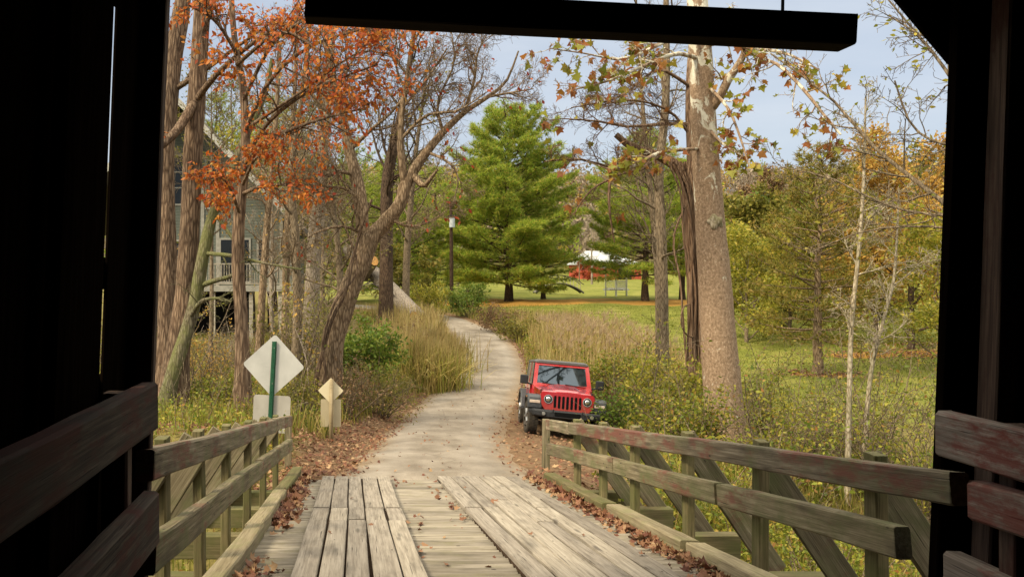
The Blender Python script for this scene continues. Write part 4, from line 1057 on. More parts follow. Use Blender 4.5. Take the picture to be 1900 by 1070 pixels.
def pine(name, label, base, H, Rm, seed, mat=N_pine, whorls=26, clear=.12, K=7, ln=(.28,.5), w_=.022, shape=1.0, tuft=1.0, group=None, pw=1.75, bk=None, cat='pine tree'):
    rng = np.random.default_rng(seed); base = Vector(base); b = np.array(base)
    W = Wood(); n = 12
    tp = np.array([[b[0]+rng.normal(0,.06)*i*.3, b[1]+rng.normal(0,.06)*i*.3, b[2]-.2+(H+.1)*i/(n-1)] for i in range(n)])
    rad = [.022*H*(1-.93*i/(n-1)) for i in range(n)]; rad[0] *= 1.25
    W.add(tp, rad, 10); C, D = [], []
    def at(h): x = h*(n-1); i = min(int(x), n-2); return tp[i]+(tp[i+1]-tp[i])*(x-i)
    for wi in range(whorls):
        h = clear+(1-clear)*(wi+.5*rng.random())/whorls
        f = (h-clear)/(1-clear)
        prof = (1-f**pw)**shape*(.64+.36*min(1, f/.2+.2))*Rm+.3
        nb = int(rng.integers(5, 8)); a0 = rng.uniform(0, 6.28)
        for j in range(nb):
            a = a0+6.283*j/nb+rng.normal(0,.22); L = prof*rng.uniform(.62, 1.18)
            el = -.12+.75*f+rng.normal(0,.10)
            d = np.array([math.cos(a)*math.cos(el), math.sin(a)*math.cos(el), math.sin(el)]); p = at(h); pts = [p]; m = 6
            for i in range(m-1):
                d = nrm(d+np.array([0,0,.05])+rng.normal(0,.06,3)); p = p+d*L/(m-1); pts.append(p)
            pts = np.array(pts); r0 = .012*L+.012
            W.add(pts, [r0*(1-.8*i/(m-1)) for i in range(m)], 4)
            # flat sprays of tufts along the outer part of the bough
            nt = max(3, int(L*L*1.5*tuft+4*tuft))
            u = .28+.72*np.sqrt(rng.random(nt)); x = u*(m-1); ii_ = np.minimum(x.astype(int), m-2)
            q = pts[ii_]+(pts[ii_+1]-pts[ii_])*(x-ii_)[:,None]
            side = nrm(np.cross(d, [0,0,1])); wd = L*.34*(1.15-u*.75)
            s = rng.uniform(-1,1,nt)
            q = q+side[None]*(s*wd)[:,None]+np.array([0,0,1])[None]*(rng.normal(.04,.10,nt)-.10*np.abs(s)*wd)[:,None]
            C.append(q); D.append(nrm(d[None]+side[None]*s[:,None]*.8+np.array([0,0,.42])))
    C.append(tp[-1:]); D.append(np.array([[0,0,1.]])); C = np.concatenate(C); D = np.concatenate(D)
    V, t_ = needles(rng, C, D, K, ln, w_)
    return finish(name, label, cat, base, W, bk or B_dark, [('crown', V, t_, mat)], group)

def leafy(name, label, base, H, Rm, seed, mat, nleaf=9000, size=(.14,.26), bk=None, clear=.2, trunk_r=None, limbs=9, density=1., shape=KITE, group=None, fill=None, cat='tree', zs=1.0):
    """broadleaf tree: trunk, rising limbs, twigs and leaves gathered in clumps at the twigs"""
    rng = np.random.default_rng(seed); b = np.array(Vector(base)); W = Wood(); tips = []
    r0 = trunk_r or .017*H; n = 9
    tp = np.array([[b[0]+rng.normal(0,.05)*H*.03*i, b[1], b[2]-.2+H*.86*i/(n-1)] for i in range(n)])
    rad = np.array([r0*(1-.86*i/(n-1)) for i in range(n)]); W.add(tp, rad, 9)
    sp = dict(n=[6,4,3], k=[5,4,3], up=[.10*zs,.04,.0], kids=[7,5], ratio=(.32,.58), wob=.2, lo=.25, leaf_from=1, ang=(.5,1.15))
    for j in range(limbs):
        f = clear+(1-clear)*(j+rng.random()*.7)/limbs; x = f*(n-1); i = min(int(x), n-2); p = tp[i]+(tp[i+1]-tp[i])*(x-i)
        a = j*2.4+rng.normal(0,.3); el = rng.uniform(.15,.6)+.5*f
        L = Rm*(1.0-.55*abs(f-.45))*rng.uniform(.8,1.15)
        grow(rng, W, tips, p, np.array([math.cos(a)*math.cos(el), math.sin(a)*math.cos(el), math.sin(el)]), L, r0*.42*(1-.6*f), 0, sp)
    C = np.array([x[0] for x in tips]); D = np.array([x[1] for x in tips])
    k = rng.integers(0, len(C), nleaf)
    V, Fc = leaves(rng, C[k]+rng.normal(0, Rm*.055, (nleaf,3)), D[k], size, shape, droop=.25)
    return finish(name, label, cat, base, W, bk or B_thin, [('crown', V, Fc, mat)], group)

def bare(name, label, base, H, seed, bk, r0=None, limbs=10, spread=.38, clear=.3, lean=(0,0), leafm=None, nl=0, lsize=(.12,.2), group=None, twig=1., up=.14):
    rng = np.random.default_rng(seed); b = np.array(Vector(base)); W = Wood(); tips = []
    r0 = r0 or .014*H; n = 11
    tp = np.array([[b[0]+lean[0]*i/(n-1)+rng.normal(0,.02)*H*.12, b[1]+lean[1]*i/(n-1), b[2]-.2+H*i/(n-1)] for i in range(n)]); tp[0,:2] = b[:2]
    rad = np.array([r0*(1-.9*i/(n-1)) for i in range(n)]); W.add(tp, rad, 9)
    sp = dict(n=[7,5,4,3], k=[5,4,3,3], up=[up,up*.7,.05,.02], kids=[int(6*twig)+1,int(4*twig)+1,int(3*twig)], ratio=(.34,.62), wob=.16, lo=.22, leaf_from=2, ang=(.4,.95), rmin=.006)
    for j in range(limbs):
        f = clear+(.97-clear)*(j+rng.random()*.8)/limbs; x = f*(n-1); i = min(int(x), n-2); p = tp[i]+(tp[i+1]-tp[i])*(x-i)
        a = j*2.4+rng.normal(0,.4); el = rng.uniform(.25,.8)
        grow(rng, W, tips, p, np.array([math.cos(a)*math.cos(el), math.sin(a)*math.cos(el), math.sin(el)]), H*spread*(1.1-.6*f)*rng.uniform(.7,1.2), rad[i]*.5, 0, sp)
    Lv = []
    if leafm and nl:
        k = rng.integers(0, len(tips), nl); C = np.array([tips[i][0] for i in k]); D = np.array([tips[i][1] for i in k])
        V, Fc = leaves(rng, C+rng.normal(0,.06,C.shape), D, lsize, KITE, droop=.3); Lv = [('crown', V, Fc, leafm)]
    return finish(name, label, 'tree', base, W, bk, Lv, group)

# ================================================================== named trees on the left
def basept(px, Y):
    x = (px-667)/F*Y; return (x, Y, G(x, Y))
def base_y(px, Y): return 500-G((px-667)/F*Y, Y)*F/Y
rng = np.random.default_rng(11)
TWD = dict(n=[6,4,3], k=[4,3,3], up=[.03,.02,.0], kids=[6,4], ratio=(.3,.6), wob=.2, lo=.2, leaf_from=0)
# furrowed oak pair
W = Wood(); tips = []
yb = base_y(306, 20.5)
limb(W, [(303,yb+12,20.5,58),(309,660,20.5,39),(312,500,20.6,35),(307,300,20.8,32),(322,110,21,33),(340,0,21,30),(352,-140,21.2,24)], 20, 14, 1.25)
q, r_ = limb(W, [(318,170,21,12),(380,130,20.5,9),(450,80,20,6),(520,30,19.6,4)], 9, 5); sprout(rng, W, tips, q, r_, 9, 1.1, TWD)
C, D = tipsel(rng, tips, .25); V, Fc = leaves(rng, C, D, (.10,.16), OVATE, .4)
finish('oak_tree', 'dark furrowed trunk half hidden by the bridge post, leftmost of the trees', 'tree', basept(306, 20.5), W, B_oak, [('crown', V, Fc, L_orange)], None, .03, rng)
W = Wood(); tips = []
yb = base_y(322, 19.6)
limb(W, [(318,yb+12,19.6,66),(330,650,19.6,46),(343,560,19.6,40),(352,430,19.6,38),(357,300,19.6,36),(365,180,19.6,34),(372,70,19.6,31),(378,-30,19.6,31),(382,-160,19.6,26)], 24, 14, 1.25)
for pts, k_ in (([(362,190,19.5,19),(330,240,19.0,17),(300,270,18.6,15),(262,300,18.2,12)],3), ([(365,185,19.5,14),(400,140,18.8,11),(450,95,18.2,8),(500,60,17.6,6),(560,30,17,4)],12), ([(374,60,19.5,16),(400,-10,19.2,12)],4), ([(356,310,19.5,9),(385,345,19,6),(420,360,18.6,4)],6)):
    q, r_ = limb(W, pts, 9, 6); sprout(rng, W, tips, q, r_, k_, 1.0, TWD)
C, D = tipsel(rng, tips, .5); V, Fc = leaves(rng, C, D, (.10,.16), OVATE, .4)
finish('oak_tree', 'tall straight oak trunk with deep furrowed bark in front of the house', 'tree', basept(322, 19.6), W, B_oak, [('crown', V, Fc, L_orange)], None, .03, rng)
# mossy leaning trunk
W = Wood(); tips = []
limb(W, [(300,base_y(300,18.8)+8,18.8,34),(322,690,18.8,28),(345,620,18.9,26),(362,560,19,25),(372,500,19,24),(384,440,19.1,22),(398,390,19.2,19),(428,320,19.3,16),(455,255,19.4,14),(490,180,19.6,11),(505,110,19.7,8)], 22, 10, 1.2)
for pts, k_ in (([(372,530,19,11),(400,520,18.8,10),(430,512,18.6,8),(447,500,18.6,6)],2), ([(384,470,19,9),(430,474,18.4,8),(455,480,18.2,7),(500,490,17.8,5),(560,500,17.4,3)],8), ([(398,395,19.2,8),(430,440,19,6),(445,470,18.8,5)],2), ([(352,590,18.9,10),(372,560,18.6,8),(400,553,18.4,6),(430,560,18.2,4)],7)):
    q, r_ = limb(W, pts, 8, 6); sprout(rng, W, tips, q, r_, k_, .7, TWD)
finish('leaning_tree', 'slender mossy trunk leaning right across the oak trunk', 'tree', basept(300, 18.8), W, B_moss, [], None, .03, rng)
# orange-leaved tree with boughs reaching over the lane
W = Wood(); tips = []; lt = []
OR = dict(n=[6,4,3], k=[4,3,3], up=[.02,.0,-.02], kids=[7,5], ratio=(.35,.6), wob=.2, lo=.12, leaf_from=1)
limb(W, [(452,base_y(452,18)+8,18,36),(449,640,18,27),(446,560,18,25),(441,470,18,24),(446,380,18,21),(456,280,18,18),(452,170,18,15),(436,80,18.1,12),(428,-20,18.2,10)], 22, 10, 1.25)
boughs = [([(447,330,18,11),(480,250,17.2,9),(540,190,16.2,7),(620,150,15.2,5),(700,120,14.6,3)], 13, 1.25),
          ([(452,250,18,10),(500,150,17,8),(570,90,16,6),(650,60,15,4),(735,45,14.5,2)], 14, 1.2),
          ([(450,190,18,9),(500,90,17,7),(560,40,16,5),(640,10,15.4,3)], 12, 1.2),
          ([(452,300,17.8,9),(520,250,16.6,7),(600,220,15.6,5),(680,200,15,3)], 13, 1.1),
          ([(449,360,18,8),(490,345,17,6),(540,345,16.4,4),(590,370,16,2)], 10, .8),
          ([(446,400,18,7),(425,345,17.2,5),(405,330,16.6,3),(385,345,16.2,2)], 9, .7),
          ([(449,345,18,8),(470,300,17,6),(480,290,16.2,4),(455,310,15.6,3)], 9, .7),
          ([(440,100,18,8),(400,40,17.4,6),(350,10,17,3)], 10, .9),
          ([(470,230,17.2,7),(560,170,15.8,5),(660,100,14.8,3),(720,100,14.4,2)], 13, 1.1),
          ([(440,120,18,8),(520,60,16,6),(600,100,15,4),(690,160,14.6,2)], 13, 1.1)]
for pts, k_, L_ in boughs:
    q, r_ = limb(W, pts, 10, 6); sprout(rng, W, tips, q, r_, k_, L_, OR, .22)
C, D = tipsel(rng, tips, .50); C, D = multi(rng, C, D, 1, .03)
V, Fc = leaves(rng, C, D, (.055,.118), OVATE, .65, 1.2)
finish('orange_leaved_tree', 'slim tree with glowing orange-red leaves on boughs reaching over the lane', 'tree', basept(452, 18), W, B_oak, [('crown', V, Fc, L_orange)], None, .03, rng)
# twisted forked tree beside the small sign
W = Wood(); tips = []
FK = dict(n=[7,5,4,3], k=[5,4,3,3], up=[.09,.05,.02,0], kids=[7,5,3], ratio=(.35,.62), wob=.17, lo=.15, leaf_from=2, rmin=.004)
FK2 = dict(n=[6,4,3], k=[4,3,3], up=[.08,.04,.0], kids=[9,6], ratio=(.38,.70), wob=.2, lo=.15, leaf_from=1, rmin=.004)
limb(W, [(606,base_y(606,22)+8,22,60),(613,690,22,46),(617,640,22,43),(632,585,22,42),(652,530,22,40),(672,480,22,39),(686,440,22,37)], 18, 14, 1.25)
limb(W, [(684,450,22,34),(700,428,22,30),(722,405,21.9,27),(742,378,21.8,25),(752,345,21.8,24),(763,322,21.8,21),(792,282,21.8,16),(822,245,21.8,14),(862,208,21.8,10),(905,180,21.7,8),(940,150,21.6,5),(962,95,21.6,3)], 24, 10)
limb(W, [(680,455,22,30),(673,420,22.1,27),(668,370,22.2,25),(660,325,22.3,23),(648,280,22.4,20),(640,235,22.5,16),(622,170,22.6,12),(608,95,22.6,9),(600,20,22.6,6)], 20, 10)
limb(W, [(752,345,21.8,16),(746,305,21.7,14),(743,260,21.7,13),(747,200,21.6,11),(756,140,21.5,9),(764,80,21.5,6),(775,20,21.5,4)], 14, 8)
limb(W, [(764,322,21.8,14),(785,345,21.5,11),(800,330,21.2,7),(812,315,21,4)], 8, 6)
side = [([(862,208,21.8,7),(880,150,21.6,6),(886,100,21.5,4),(905,62,21.4,2)],9,1.0), ([(905,180,21.7,6),(950,172,21.4,4),(990,165,21,2)],8,.8), ([(822,245,21.8,7),(812,190,21.6,5),(842,120,21.5,4),(838,60,21.4,2)],10,1.1),
        ([(743,260,21.7,7),(790,215,21.3,6),(850,205,21,4),(905,170,20.8,2)],9,.9), ([(747,200,21.6,6),(790,150,21.4,5),(830,90,21.2,3)],10,1.), ([(756,140,21.5,6),(720,90,21.4,4),(700,40,21.4,2)],10,1.),
        ([(648,280,22.4,9),(690,240,22,7),(730,205,21.8,5),(770,150,21.6,3)],10,1.), ([(640,235,22.5,8),(590,190,22.3,6),(560,130,22.2,3)],9,1.), ([(668,370,22.2,9),(640,350,22,6),(600,345,21.8,4),(570,330,21.6,2)],8,.9),
        ([(660,325,22.3,8),(620,320,22,6),(580,360,21.8,3)],7,.8), ([(622,170,22.6,5),(660,100,22.3,4),(680,40,22.2,2)],9,1.), ([(792,282,21.8,7),(830,300,21.5,5),(850,330,21.3,3),(840,380,21.2,2)],7,.7), ([(722,405,21.9,7),(760,420,21.5,5),(800,410,21.2,3),(830,390,21,2)],7,.7),
        ([(764,80,21.5,5),(800,30,21.4,3),(820,-20,21.3,2)],8,.9), ([(686,440,22,8),(640,420,21.7,6),(590,430,21.4,4),(560,450,21.2,2)],7,.8)]
for pts, k_, L_ in side:
    q, r_ = limb(W, pts, 9, 5); sprout(rng, W, tips, q, r_, int(k_*1.5), L_*1.15, FK2, .12)
C, D = tipsel(rng, tips, .012); V, Fc = leaves(rng, C, D, (.10,.15), OVATE, .6)
tw = finish('forked_tree', 'twisted brown tree with two main forks leaning over the lane', 'tree', basept(606, 22), W, B_warm, [('crown', V, Fc, L_red)], None, .035, rng)
# vine hanging along that trunk
vn = Wood()
limb(vn, [(585,base_y(585,21.6)+2,21.6,9),(588,700,21.6,8),(600,650,21.55,8),(617,590,21.5,7),(640,545,21.4,6),(655,480,21.5,6),(668,430,21.5,5),(690,370,21.4,4)], 18, 6)
limb(vn, [(592,base_y(592,21.5)+2,21.5,6),(604,690,21.5,5),(598,640,21.45,5),(622,560,21.4,5),(664,500,21.5,4),(640,420,21.6,4)], 16, 5)
V, q = vn.build(); tag(obj_np('climbing_vine', V, q, B_oak, None, True, basept(585, 21.6)), 'bare brown vine climbing the twisted forked tree', 'vine')
# trunks further back on the left
def straight(name, label, pts, bk, Y, limbs_, seed, L_=1.5, leafm=None, prob=.0, ls=(.12,.2), sp=FK2, k=10):
    rng = np.random.default_rng(seed); W = Wood(); tips = []
    q, r_ = limb(W, [(a, b, Y, w_) for a, b, w_ in pts], 16, k, 1.2)
    sprout(rng, W, tips, q, r_, limbs_, L_, sp, .25, rmax=.09)
    Lv = []
    if leafm:
        C, D = tipsel(rng, tips, prob); V, Fc = leaves(rng, C, D, ls, KITE, .4); Lv = [('crown', V, Fc, leafm)]
    return finish(name, label, 'tree', basept(pts[0][0], Y), W, bk, Lv, None, .03, rng)
straight('dead_pine', 'pale grey dead pine trunk to the right of the house', [(574,base_y(574,36),32),(580,520,28),(586,420,27),(594,330,24),(603,240,20),(612,140,15),(618,40,9)], B_pale, 36, 26, 21, 2.0)
straight('slender_pine', 'thin reddish pine trunk in front of the house deck', [(478,base_y(478,30),16),(486,560,14),(494,440,13),(503,330,11),(512,220,9),(520,80,6)], B_warm, 30, 22, 22, 1.6)
straight('slender_pine', 'thin reddish trunk at the right corner of the house', [(528,base_y(528,33),15),(530,560,14),(532,450,13),(538,330,11),(545,200,8),(552,60,5)], B_warm, 33, 24, 23, 1.8)
straight('dark_tree', 'dark upright trunk behind the right fork of the twisted tree', [(716,base_y(716,48),26),(717,470,24),(717,380,23),(722,310,22),(740,230,15),(760,120,9),(775,20,5)], B_dark, 48, 20, 24, 4.5, L_olive, .10, (.2,.35))
straight('bare_tree', 'mid grey bare tree right of the dark upright trunk', [(752,base_y(752,58),14),(755,470,13),(762,380,11),(772,280,8),(790,150,5)], B_thin, 58, 22, 25, 4.2, L_olive, .06, (.2,.3))
straight('bare_tree', 'bare tree with tan branches between the house and the twisted tree', [(548,base_y(548,27),20),(552,560,17),(548,430,15),(540,320,12),(560,180,8),(575,40,5)], B_thin, 27, 20, 26, 2.2, L_gold, .06, (.1,.16))
straight('bare_tree', 'bare tree whose twigs tangle in front of the pale dead pine', [(640,base_y(640,32),15),(634,580,14),(628,470,12),(615,360,10),(600,250,7),(592,120,4)], B_thin, 32, 24, 27, 2.4, L_olive, .08, (.12,.2))
# fallen trunk with sawn ends
M_cut = plain('fresh_sawn_wood', (.62,.33,.10), .7, .2, 0, .25, 9)
B_log = bark('grey_log_bark', (.17,.145,.12), (.36,.32,.27), (8,8,2.5), .7, .03)
la, lb = P(645, 462, 57), P(782, 597, 50)
lg = thing('fallen_log', 'big fallen grey trunk sloping down to the lane with sawn orange ends', 'log', (lb.x, lb.y, G(lb.x, lb.y)))
W = Wood(); W.add(smooth_path([la, la.lerp(lb,.5)+Vector((0,0,.12)), lb], 14), np.linspace(.40,.56,14), 16)
V, q = W.build(.03, rng); obj_np('log', V, q, B_log, lg, True, lb)
def disc(p, d, r, name='sawn_end'):
    bm = bmesh.new(); fcyl(bm, Vector(p), Vector(p)+Vector(d).normalized()*.03, r, r*.98, 18); obj_bm(name, bm, M_cut, lg, Matrix())
s0, s1_ = P(676, 512, 54), P(694, 484, 52.4)
W = Wood(); W.add(np.array([s0, s0.lerp(s1_,.5), s1_]), [.34,.34,.33], 14); V, q = W.build(); obj_np('branch_stub', V, q, B_log, lg, True, lb)
disc(s1_, (.55,-.75,.25), .32)
s2_ = P(766, 583, 49.6); s3 = P(768, 585, 48.9)
W = Wood(); W.add(np.array([P(762,578,50.5), s2_, s3]), [.25,.25,.24], 12); V, q = W.build(); obj_np('branch_stub', V, q, B_log, lg, True, lb)
disc(s3, (.1,-1,-.1), .235)
W = Wood()
for k in range(7):
    f = .35+.09*k; p = la.lerp(lb, f); d = np.array([rng.uniform(-.9,-.1), rng.uniform(-.9,-.2), rng.uniform(-.7,.2)])
    grow(rng, W, [], np.array(p), nrm(d), rng.uniform(1.2,2.4), .07, 0, dict(n=[6,4], k=[6,4], up=[-.02,0], kids=[3], ratio=(.3,.6), wob=.15))
V, q = W.build(); obj_np('broken_branch', V, q, B_log, lg, True, lb)

# ================================================================== named trees on the right
rng = np.random.default_rng(31)
W = Wood(); tips = []
yb = base_y(1349, 17)
limb(W, [(1350,yb+14,17,92),(1348,yb-40,17,78),(1343,760,17,67),(1338,690,17,66),(1331,600,17,60),(1326,520,17,57),(1318,420,17,52),(1311,320,17,48),(1305,220,17,45),(1301,130,17,42),(1296,40,17,38),(1290,-60,17,33),(1282,-200,17,26)], 30, 18, 1.12)
lobes = [([(1310,205,17,17),(1330,190,16.8,18),(1350,150,16.6,16),(1372,118,16.4,13),(1383,92,16.3,11),(1386,70,16.2,9),(1380,40,16,6)], 8, .8),
         ([(1383,95,16.3,7),(1420,110,15.8,6),(1450,125,15.4,6),(1490,165,15,6),(1530,215,14.6,5),(1560,250,14.4,4)], 9, .75),
         ([(1304,85,17,13),(1340,78,16.6,11),(1400,90,16,8),(1460,100,15.4,5),(1520,130,15,3)], 11, .8),
         ([(1300,110,17,9),(1255,100,16.4,8),(1200,120,15.8,6),(1130,150,15.2,4),(1050,170,14.8,2)], 12, .8),
         ([(1301,60,17,10),(1240,75,16,7),(1160,110,15.4,5),(1090,100,15,3),(1020,90,14.6,2)], 12, .8),
         ([(1312,275,17,7),(1240,280,16.4,6),(1214,288,16.2,8),(1190,300,16,7),(1150,318,15.8,4),(1090,300,15.4,2)], 9, .7),
         ([(1304,150,17,7),(1350,200,16.2,5),(1375,260,15.8,4),(1390,310,15.6,2)], 9, .6),
         ([(1306,230,17,6),(1345,270,16.4,4),(1380,290,16,3)], 6, .5)]
SY = dict(n=[6,4,3], k=[5,4,3], up=[-.01,-.01,0], kids=[4,3], ratio=(.3,.6), wob=.22, lo=.2, leaf_from=0, rmin=.004)
for pts, k_, L_ in lobes:
    q, r_ = limb(W, pts, 10, 8); sprout(rng, W, tips, q, r_, k_, L_, SY, .2)
C, D = tipsel(rng, tips, .19); V, Fc = leaves(rng, C, D, (.10,.19), LOBED, .8, 1, .5)
sy = finish('sycamore_tree', 'thick sycamore trunk with pale patchy bark behind the right railing', 'tree', basept(1349, 17), W, B_syc, [('crown', V, Fc, L_syc)], None, .012, rng)
bm = bmesh.new(); bmesh.ops.create_icosphere(bm, subdivisions=3, radius=.15)
for v_ in bm.verts: v_.co *= 1+.25*math.sin(v_.co.x*30)*math.sin(v_.co.z*25+1); v_.co.y *= .5
obj_bm('bark_burl', bm, B_white, sy, Matrix.Translation(P(1328, 412, 16.74)), True)
# broken limb and twiggy boughs left of the sycamore
W = Wood(); tips = []
limb(W, [(1296,base_y(1296,20)+8,20,46),(1294,740,20,29),(1291,640,20,27),(1288,540,20,27),(1284,440,20,26),(1280,360,20,28),(1268,320,20,24),(1235,295,20,20),(1195,280,20,15),(1165,268,20,13),(1143,250,20,11)], 26, 12, 1.2)
limb(W, [(1282,380,20,20),(1283,300,20.1,17),(1278,200,20.2,13),(1282,80,20.3,9),(1290,-40,20.3,6)], 12, 8)
for pts, k_, L_ in (([(1240,298,20,9),(1215,290,19.7,9),(1200,310,19.5,7),(1160,320,19.2,6),(1100,300,18.9,5),(1060,295,18.6,4),(1010,300,18.4,2)],13,.75), ([(1160,320,19.2,6),(1135,330,19,6),(1130,360,18.9,6),(1132,400,18.9,4),(1140,450,18.9,2)],3,.5),
                   ([(1135,330,19,5),(1100,350,18.8,4),(1075,380,18.6,3),(1065,400,18.5,2)],5,.5), ([(1279,230,20.2,8),(1230,230,19.8,7),(1165,235,19.3,5),(1110,225,19,4),(1040,220,18.6,2)],14,.9), ([(1280,160,20.2,7),(1220,130,19.8,6),(1150,180,19.4,4),(1060,200,19,2)],13,.9), ([(1280,250,20.2,6),(1240,205,19.8,5),(1170,185,19.4,4),(1100,200,19.2,2)],11,.9)):
    q, r_ = limb(W, pts, 9, 5); sprout(rng, W, tips, q, r_, k_, L_, FK2, .15)
C, D = tipsel(rng, tips, .006); V, Fc = leaves(rng, C, D, (.15,.24), LOBED, .8, 1, .6)
finish('vine_clad_tree', 'shaggy vine-covered trunk with a broken limb just left of the sycamore', 'tree', basept(1296, 20), W, B_vine, [('crown', V, Fc, L_syc)], None, .05, rng)
vn = Wood()
for k in range(9):
    x0 = rng.uniform(-14, 16); pts = [(1296+x0*1.3, base_y(1296,19.7)+2, 19.7, 5)]
    for yv, xc in ((740,1294),(640,1291),(540,1288),(440,1284),(360,1279),(300,1262+x0)): pts.append((xc+x0+rng.uniform(-6,6), yv, 19.62+rng.uniform(-.08,.08), rng.uniform(3,6)))
    limb(vn, pts, 18, 5)
limb(vn, [(1282,360,19.7,4),(1250,440,19.5,4),(1262,520,19.5,4),(1268,600,19.5,4),(1275,690,19.6,4)], 14, 5)
limb(vn, [(1290,560,19.7,4),(1268,570,19.4,3),(1264,600,19.3,3),(1275,622,19.4,3),(1290,625,19.6,3)], 10, 5)
V, q = vn.build(); tag(obj_np('climbing_vine', V, q, B_vine, None, True, basept(1296, 19.7)), 'ropy hanging vines wrapped round the shaggy trunk beside the sycamore', 'vine')
straight('slim_tree', 'slim grey-brown trunk standing left of the vine-covered trunk', [(1230,base_y(1230,26),26),(1230,620,21),(1229,520,20),(1226,420,19),(1222,320,17),(1233,220,15),(1237,120,13),(1236,0,10),(1240,-100,7)], B_thin, 26, 26, 41, 2.0, L_yel, .02, (.1,.16))
straight('slim_tree', 'crooked thin tree leaning left of the slim grey-brown trunk', [(1222,base_y(1222,27.5),14),(1222,560,12),(1215,440,11),(1205,330,10),(1196,240,8),(1188,130,6),(1180,0,4)], B_thin, 27.5, 22, 42, 1.9)
# pale saplings beyond the right railing
for i, (lab, pts, Y, seed) in enumerate((('pale straight sapling right of the sycamore, the taller of the two', [(1572,0,11),(1576,720,9),(1580,600,8),(1592,480,7),(1600,380,6),(1604,280,4),(1606,180,3)], 13.5, 51),
                                         ('pale crooked sapling leaning right beside the straight one', [(1600,0,10),(1610,740,8),(1622,660,7),(1640,590,6),(1658,520,5),(1664,440,4),(1668,350,3)], 14.2, 52))):
    pts = [(pts[0][0], base_y(pts[0][0], Y), pts[0][2])]+pts[1:]
    straight('sapling', lab, pts, B_white, Y, 14, seed, .8, L_yel, .10, (.05,.09), FK2, 7)
# arching twigs from a tree beyond the right wall
rng = np.random.default_rng(55); W = Wood(); tips = []
Yt = 9.5; limb(W, [(1960,base_y(1960,Yt),Yt,60),(1930,600,Yt,48),(1900,400,Yt,44),(1890,200,Yt,38),(1880,0,Yt,32),(1875,-120,Yt,26)], 16, 12, 1.2)
AR = dict(n=[6,4,3], k=[4,3,3], up=[.05,.03,.0], kids=[5,3], ratio=(.35,.6), wob=.15, lo=.15, leaf_from=1, rmin=.003)
for pts, k_, L_ in (([(1895,480,Yt,16),(1810,410,9.8,12),(1740,370,10,9),(1680,320,10.3,8),(1640,290,10.5,7),(1600,250,10.8,6),(1560,200,11,5),(1500,150,11.3,4),(1430,100,11.6,3)],16,.8), ([(1890,420,Yt,10),(1800,402,9.7,6),(1700,395,10,5),(1620,370,10.3,4),(1540,330,10.6,3),(1450,310,11,2)],13,.7),
                   ([(1888,330,Yt,10),(1800,200,9.8,7),(1740,110,10,6),(1690,50,10.2,4),(1640,-10,10.4,3)],13,.7), ([(1895,470,Yt,9),(1800,430,9.7,6),(1700,420,10,4),(1600,430,10.3,3),(1500,470,10.6,2)],11,.6), ([(1880,150,Yt,9),(1800,80,9.8,6),(1720,70,10,4),(1650,30,10.2,3)],11,.7),
                   ([(1888,300,Yt,9),(1810,270,9.8,6),(1740,265,10,5),(1690,230,10.2,4),(1660,150,10.4,3)],12,.7)):
    q, r_ = limb(W, pts, 10, 5); sprout(rng, W, tips, q, r_, k_, L_, AR, .15)
C, D = tipsel(rng, tips, .08); V, Fc = leaves(rng, C, D, (.045,.085), OVATE, .7)
finish('arching_tree', 'tree with long bare arching twigs reaching in from the right bridge post', 'tree', basept(1960, Yt), W, B_thin, [('crown', V, Fc, L_yel)], None, .03, rng)

# ================================================================== pines and trees across the field
def PT(px, Y): return basept(px, Y)
pine('pine_tree', 'big bushy bright green pine standing alone in the middle', PT(944, 80), 18.0, 6.9, 61, N_pine, 40, .10, 9, (.30,.60), .028, .58, 1.7, pw=2.5)
pine('pine_tree', 'smaller pine with a dark trunk tucked behind the big pine on its right', PT(1008, 87), 11.5, 4.2, 62, N_pine2, 18, .2, 7, (.3,.55), .026, .9)
pine('pine_tree', 'drooping pine sheltering the small gazebo', PT(1197, 80), 16.2, 6.5, 63, N_pine, 28, .165, 9, (.30,.58), .026, .80, 1.4)
pine('pine_tree', 'pine with dark trunk seen between the slim tree and the vine-covered trunk', PT(1266, 84), 14, 4.6, 64, N_pine2, 20, .22, 7, (.3,.55), .026, .8)
pine('pine_tree', 'pine behind the utility pole, its left side against the twisted tree', PT(806, 92), 14, 5.4, 65, N_pine, 24, .10, 7, (.32,.6), .028, .8, 1.1)
pine('pine_tree', 'broad pine rising left of the utility pole', PT(738, 84), 14.5, 5.5, 66, N_pine, 24, .10, 7, (.32,.6), .028, .8, 1.1)
pine('pine_tree', 'pine filling the gap behind the fallen trunk', PT(655, 78), 15, 5.2, 67, N_pine2, 22, .10, 7, (.32,.6), .028, .8)
pine('pine_tree', 'low pine between the utility pole and the big pine', PT(868, 104), 11, 5.0, 68, N_pine, 18, .08, 7, (.34,.62), .03, .8)
pine('pine_tree', 'tall pine showing behind the house roof on the right', PT(505, 66), 17, 5.5, 69, N_pine2, 22, .15, 7, (.3,.55), .026, .8)
pine('pine_tree', 'pine half hidden behind the oak trunks on the far left', PT(400, 70), 18, 6, 70, N_pine2, 22, .12, 7, (.3,.55), .026, .8)
leafy('dark_leafy_tree', 'low dark twisted tree under the pines near the fallen trunk', PT(748, 66), 4.6, 3.2, 71, L_olive, 4000, (.2,.35), B_dark, .25, .28, 8)
